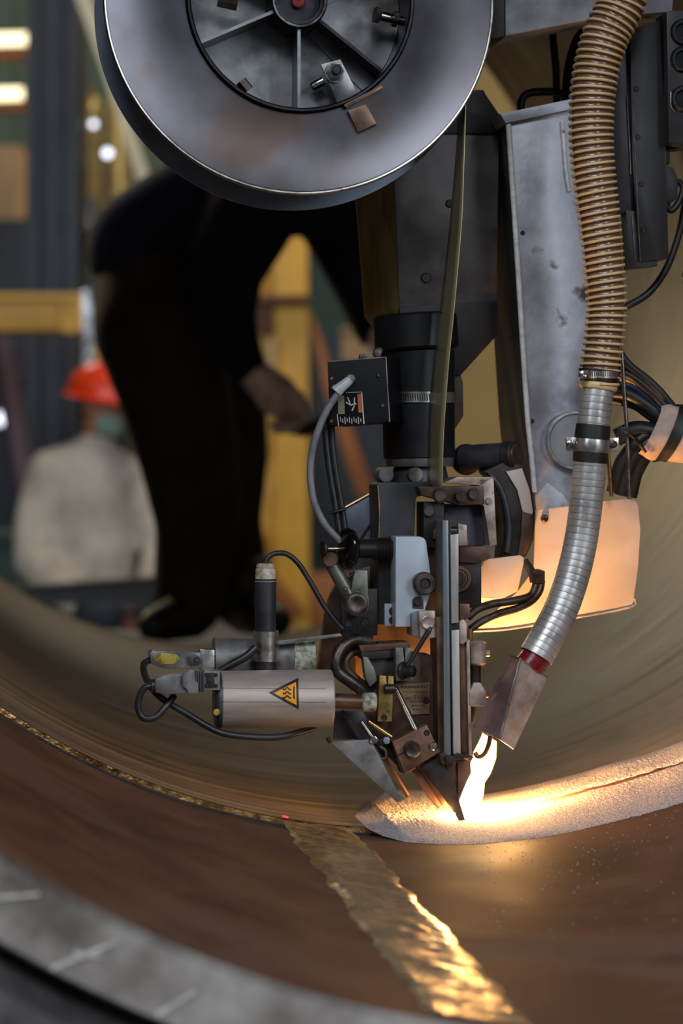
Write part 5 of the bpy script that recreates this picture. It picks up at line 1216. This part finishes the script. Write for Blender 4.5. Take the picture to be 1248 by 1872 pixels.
# ---- standing worker, bent over behind the spool
Yw = 5.75; sx = Yw/F
W = lambda x, y, d=0: Qp(x, y, Yw+d)
w1 = thing('person', 'worker in black work clothes and grey gloves bending forward behind the spool', 'person', tuple(Vector((W(340, 850).x, Yw, wz))))
hd1 = W(742, 300, .1); f1 = Vector((.62, -.25, -.75)); u1 = Vector((.75, -.1, .6))
def px(r): return r*sx
def body1(mb): head_into(mb, hd1, f1, u1, 1.0)
J = {'pelvis': (W(285, 500), px(80)), 'spine': (W(400, 400), px(70)), 'chest': (W(540, 330), px(78)), 'neck': (W(640, 305, .02), px(42)), 'skull': (W(705, 302, .06), px(50)),
     'sh_l': (W(470, 380, -.14), px(40)), 'el_l': (W(415, 560, -.2), px(30)), 'wr_l': (W(462, 672, -.22), px(22)), 'hand_l': (W(500, 722, -.22), px(24)),
     'sh_r': (W(600, 375, .16), px(36)), 'el_r': (W(645, 500, .18), px(28)), 'wr_r': (W(690, 606, .14), px(22)), 'hand_r': (W(706, 648, .12), px(24)),
     'hip_l': (W(290, 590, -.08), px(70)), 'kn_l': (W(348, 830, -.06), px(50)), 'an_l': (W(345, 1090, -.02), px(36)), 'toe_l': (W(290, 1160, -.12), px(20)),
     'hip_r': (W(340, 590, .12), px(66)), 'kn_r': (W(420, 830, .14), px(48)), 'an_r': (W(448, 1080, .16), px(34)), 'toe_r': (W(500, 1158, .06), px(20))}
B = [('pelvis', 'spine'), ('spine', 'chest'), ('chest', 'neck'), ('neck', 'skull'), ('chest', 'sh_l'), ('sh_l', 'el_l'), ('el_l', 'wr_l'), ('wr_l', 'hand_l'), ('chest', 'sh_r'), ('sh_r', 'el_r'), ('el_r', 'wr_r'), ('wr_r', 'hand_r'),
     ('pelvis', 'hip_l'), ('hip_l', 'kn_l'), ('kn_l', 'an_l'), ('an_l', 'toe_l'), ('pelvis', 'hip_r'), ('hip_r', 'kn_r'), ('kn_r', 'an_r'), ('an_r', 'toe_r')]
skin_obj('body', J, B, 'skin', w1, 2, voxel=.008, extra=body1, smooth=2)
face_parts(w1, hd1, f1, u1, 1.0); helmet(w1, hd1, f1, u1, 1.0)
# trousers and jacket follow the body
J2 = {'pelvis': (W(292, 520), (px(128), px(112))), 'hip_l': (W(286, 600, -.07), px(116)), 'th_l': (W(320, 720, -.07), px(103)), 'kn_l': (W(346, 840, -.06), px(92)), 'sh_l': (W(362, 960, -.04), px(78)), 'cf_l': (W(345, 1100, -.02), px(66)),
      'hip_r': (W(352, 600, .1), px(108)), 'th_r': (W(400, 720, .12), px(90)), 'kn_r': (W(424, 830, .13), px(70)), 'sh_r': (W(418, 950, .15), px(62)), 'cf_r': (W(442, 1096, .16), px(58))}
skin_obj('trousers', J2, [('pelvis', 'hip_l'), ('hip_l', 'th_l'), ('th_l', 'kn_l'), ('kn_l', 'sh_l'), ('sh_l', 'cf_l'), ('pelvis', 'hip_r'), ('hip_r', 'th_r'), ('th_r', 'kn_r'), ('kn_r', 'sh_r'), ('sh_r', 'cf_r')], 'black_cloth', w1, 2, voxel=.014)
J3 = {'hem': (W(270, 455), (px(118), px(112))), 'waist': (W(345, 400), (px(112), px(108))), 'spine': (W(440, 355), (px(106), px(108))), 'chest': (W(545, 325), (px(92), px(112))), 'collar': (W(625, 308), px(62)),
      'sh_l': (W(455, 400, -.15), px(84)), 'ua_l': (W(408, 490, -.2), px(74)), 'el_l': (W(406, 570, -.22), px(62)), 'fa_l': (W(430, 630, -.22), px(46)), 'cu_l': (W(456, 672, -.22), px(33)),
      'sh_r': (W(606, 375, .14), px(80)), 'ua_r': (W(632, 440, .17), px(70)), 'el_r': (W(656, 510, .18), px(58)), 'cu_r': (W(688, 604, .14), px(42))}
jk = skin_obj('jacket', J3, [('hem', 'waist'), ('waist', 'spine'), ('spine', 'chest'), ('chest', 'collar'), ('spine', 'sh_l'), ('sh_l', 'ua_l'), ('ua_l', 'el_l'), ('el_l', 'fa_l'), ('fa_l', 'cu_l'), ('chest', 'sh_r'), ('sh_r', 'ua_r'), ('ua_r', 'el_r'), ('el_r', 'cu_r')], 'navy', w1, 2, voxel=.014)
for nm, fx_, fd in (('boot', (352, 290), -.04), ('boot', (446, 505), .14)):
    a, t = fx_; zt = wz+.012
    pt = W(a, 1080, fd); heel = Vector((W(a, 1000, fd).x-.0, Yw+fd, zt+.05)); toe = Vector((W(t, 1000, fd).x, Yw+fd-.12, zt+.04))
    skin_obj(nm, {'top': (pt+Zv*.03, .078), 'ankle': (Vector((pt.x, pt.y, zt+.10)), .066), 'heel': (heel, .05), 'mid': ((heel+toe)/2+Zv*.006, .052), 'toe': (toe, .042)},
             [('top', 'ankle'), ('ankle', 'heel'), ('heel', 'mid'), ('mid', 'toe')], 'boot', w1, 2)
def glove(person, wrist, palm, fingers, r, nm='glove'):
    """fingers: five lists of points starting at the knuckle"""
    J = {'wrist': (wrist[0], wrist[1]), 'palm': (palm[0], palm[1])}; B = [('wrist', 'palm')]
    parts = MB()
    def ex(mb):
        for f in fingers:
            k = len(f)
            mb.tube([palm[0].lerp(f[0], .35)]+f, lambda t: r*(1.12-.32*t), 10, 6)
            mb.ball(f[-1], r*.82)
    return skin_obj(nm, J, B, 'glove', person, 2, voxel=.005, extra=ex, smooth=2)
H = lambda x, y, d=0: Qp(x, y, Yw-.22+d)
glove(w1, (H(462, 680), .036), (H(505, 722), .05), [
    [H(545, 722, -.03), H(556, 752, -.04), H(558, 772, -.03), H(555, 792, -.02)],
    [H(540, 742, -.01), H(552, 766, -.03), H(540, 780, -.05), H(528, 774, -.05)],
    [H(528, 756, .01), H(540, 776, -.01), H(526, 786, -.04), H(514, 778, -.05)],
    [H(512, 762, .03), H(520, 780, .01), H(508, 786, -.02), H(498, 776, -.03)],
    [H(508, 700, -.05), H(530, 712, -.08), H(544, 730, -.09), H(548, 748, -.08)]], .0125)
G = lambda x, y, d=0: Qp(x, y, Yw+.12+d)
glove(w1, (G(692, 612), .036), (G(706, 650), .048), [[G(720+8*k-10, 680-2*k, -.03+.02*k), G(724+7*k-10, 702, -.04+.02*k), G(718+7*k-10, 722-2*k, -.03+.02*k)] for k in range(4)]+[[G(690, 650, -.05), G(684, 672, -.07), G(688, 690, -.07)]], .0125)
tl = thing('hand_tool', 'short black tool handle held in the gloved hand left of the control box', 'tool', tuple(H(560, 800)))
build('handle', MB().tube([H(536, 782, -.035), H(556, 786, -.035), H(582, 776, -.03), H(604, 764, -.02)], .016, 12), 'rubber', tl)
build('tip', MB().tube([H(600, 766, -.02), H(630, 752, -.01)], .008, 10, 2), 'steel_rod', tl)
# ---- seated worker in the hall
Ym = 10.0; sm_ = Ym/F
V_ = lambda x, y, d=0: Qp(x, y, Ym+d)
def mx(r): return r*sm_
w2 = thing('person', 'worker with red helmet, pale mask and pale grey jumper sitting behind the drag chain', 'person', tuple(Vector((V_(170, 900).x, Ym, 0))))
hd2 = V_(186, 742); f2 = Vector((.75, -.62, -.14)); u2 = Vector((.2, -.1, 1))
def body2(mb): head_into(mb, hd2, f2, u2, 1.02)
zf = .06
J = {'pelvis': (V_(165, 1075), mx(62)), 'spine': (V_(165, 985), mx(64)), 'chest': (V_(165, 890), mx(66)), 'neck': (V_(178, 812), mx(27)), 'skull': (V_(186, 762), mx(34)),
     'sh_l': (V_(82, 875, -.02), mx(28)), 'el_l': (V_(62, 1020, -.12), mx(22)), 'wr_l': (V_(170, 1122, -.3), mx(15)), 'hand_l': (V_(205, 1138, -.33), mx(16)),
     'sh_r': (V_(255, 880, .08), mx(26)), 'el_r': (V_(300, 1010, -.05), mx(21)), 'wr_r': (V_(260, 1110, -.28), mx(15)), 'hand_r': (V_(238, 1136, -.33), mx(16)),
     'hip_l': (V_(135, 1095), mx(40)), 'kn_l': (V_(190, 1120, -.42), mx(31)), 'an_l': (Vector((V_(190, 0).x, Ym-.38, .12)), mx(20)), 'toe_l': (Vector((V_(200, 0).x, Ym-.55, .04)), mx(14)),
     'hip_r': (V_(200, 1095), mx(40)), 'kn_r': (V_(290, 1120, -.38), mx(31)), 'an_r': (Vector((V_(285, 0).x, Ym-.34, .12)), mx(20)), 'toe_r': (Vector((V_(300, 0).x, Ym-.5, .04)), mx(14))}
hand_f = lambda c, s: [[c+Vector((.02+.0*k, -.02, .03-.02*k)), c+Vector((.05, -.05, .028-.02*k)), c+Vector((.04, -.075, .02-.02*k))] for k in range(4)]+[[c+Vector((-.01, -.03, .04)), c+Vector((.01, -.06, .05))]]
def body2x(mb):
    head_into(mb, hd2, f2, u2, 1.02)
    for n in ('hand_l', 'hand_r'):
        c = J[n][0]
        for f in hand_f(c, 1): mb.tube([c]+f, .0095, 8, 4); mb.ball(f[-1], .0095)
skin_obj('body', J, B, 'skin', w2, 2, voxel=.0065, extra=body2x, smooth=1)
face_parts(w2, hd2, f2, u2, 1.02); helmet(w2, hd2-Vector((0, 0, .004)), f2, u2, 1.26)
rt2 = f2.normalized().cross((u2-f2.normalized()*f2.normalized().dot(u2)).normalized()); uu2 = rt2.cross(f2.normalized())
def mk(a, b):
    t = (a-.5)*2.0; z = -.03-.085*b
    y = .112*math.cos(t*.75)-.02*abs(t)+.012*math.sin(PI*b)*(1-abs(t))
    return hd2+rt2*t*.083+f2.normalized()*y+uu2*z
mo_ = build('face_mask', MB().grid(mk, 16, 8), 'mask', w2, smooth=180); sd = mo_.modifiers.new('t', 'SOLIDIFY'); sd.thickness = .002
J4 = {'hem': (V_(170, 1085), (mx(92), mx(66))), 'waist': (V_(168, 1010), (mx(94), mx(68))), 'chest': (V_(166, 915), (mx(88), mx(66))), 'yoke': (V_(166, 862), (mx(72), mx(60))), 'collar': (V_(176, 818), mx(37)),
      'sh_l': (V_(94, 866, -.02), mx(46)), 'ua_l': (V_(68, 950, -.06), mx(42)), 'el_l': (V_(62, 1024, -.12), mx(38)), 'fa_l': (V_(115, 1080, -.22), mx(34)), 'cu_l': (V_(168, 1120, -.3), mx(26)),
      'sh_r': (V_(248, 882, .08), mx(44)), 'el_r': (V_(298, 1010, -.05), mx(36)), 'cu_r': (V_(262, 1108, -.27), mx(25))}
skin_obj('jumper', J4, [('hem', 'waist'), ('waist', 'chest'), ('chest', 'yoke'), ('yoke', 'collar'), ('yoke', 'sh_l'), ('sh_l', 'ua_l'), ('ua_l', 'el_l'), ('el_l', 'fa_l'), ('fa_l', 'cu_l'), ('yoke', 'sh_r'), ('sh_r', 'el_r'), ('el_r', 'cu_r')], 'jumper', w2, 2, voxel=.016)
J5 = {'pelvis': (V_(168, 1090), mx(68)), 'hl': (V_(138, 1100), mx(46)), 'kl': (J['kn_l'][0], mx(38)), 'cl': (J['an_l'][0]+Zv*.04, mx(29)), 'hr': (V_(200, 1100), mx(46)), 'kr': (J['kn_r'][0], mx(38)), 'cr': (J['an_r'][0]+Zv*.04, mx(29))}
skin_obj('trousers', J5, [('pelvis', 'hl'), ('hl', 'kl'), ('kl', 'cl'), ('pelvis', 'hr'), ('hr', 'kr'), ('kr', 'cr')], 'denim', w2, 2, voxel=.016)
for s in ('l', 'r'):
    a, t = J['an_'+s][0], J['toe_'+s][0]
    skin_obj('shoe', {'a': (a, .055), 'h': (Vector((a.x, a.y+.02, .05)), .048), 't': (Vector((t.x, t.y, .045)), .042)}, [('a', 'h'), ('h', 't')], 'boot', w2, 2)
st = thing('stool', 'low dark stool under the seated worker', 'stool', tuple(Vector((V_(168, 0).x, Ym+.02, 0))))
zs = V_(168, 1090).z - mx(76)
build('seat', MB().wbox((V_(168, 0).x, Ym+.02, zs-.02), .38, .36, .04), 'rubber', st)
for x in (-.15, .15):
    for y in (-.14, .14): build('leg', MB().wbox((V_(168, 0).x+x, Ym+.02+y, (zs-.04)/2), .04, .04, max(.05, zs-.04)), 'rubber', st)
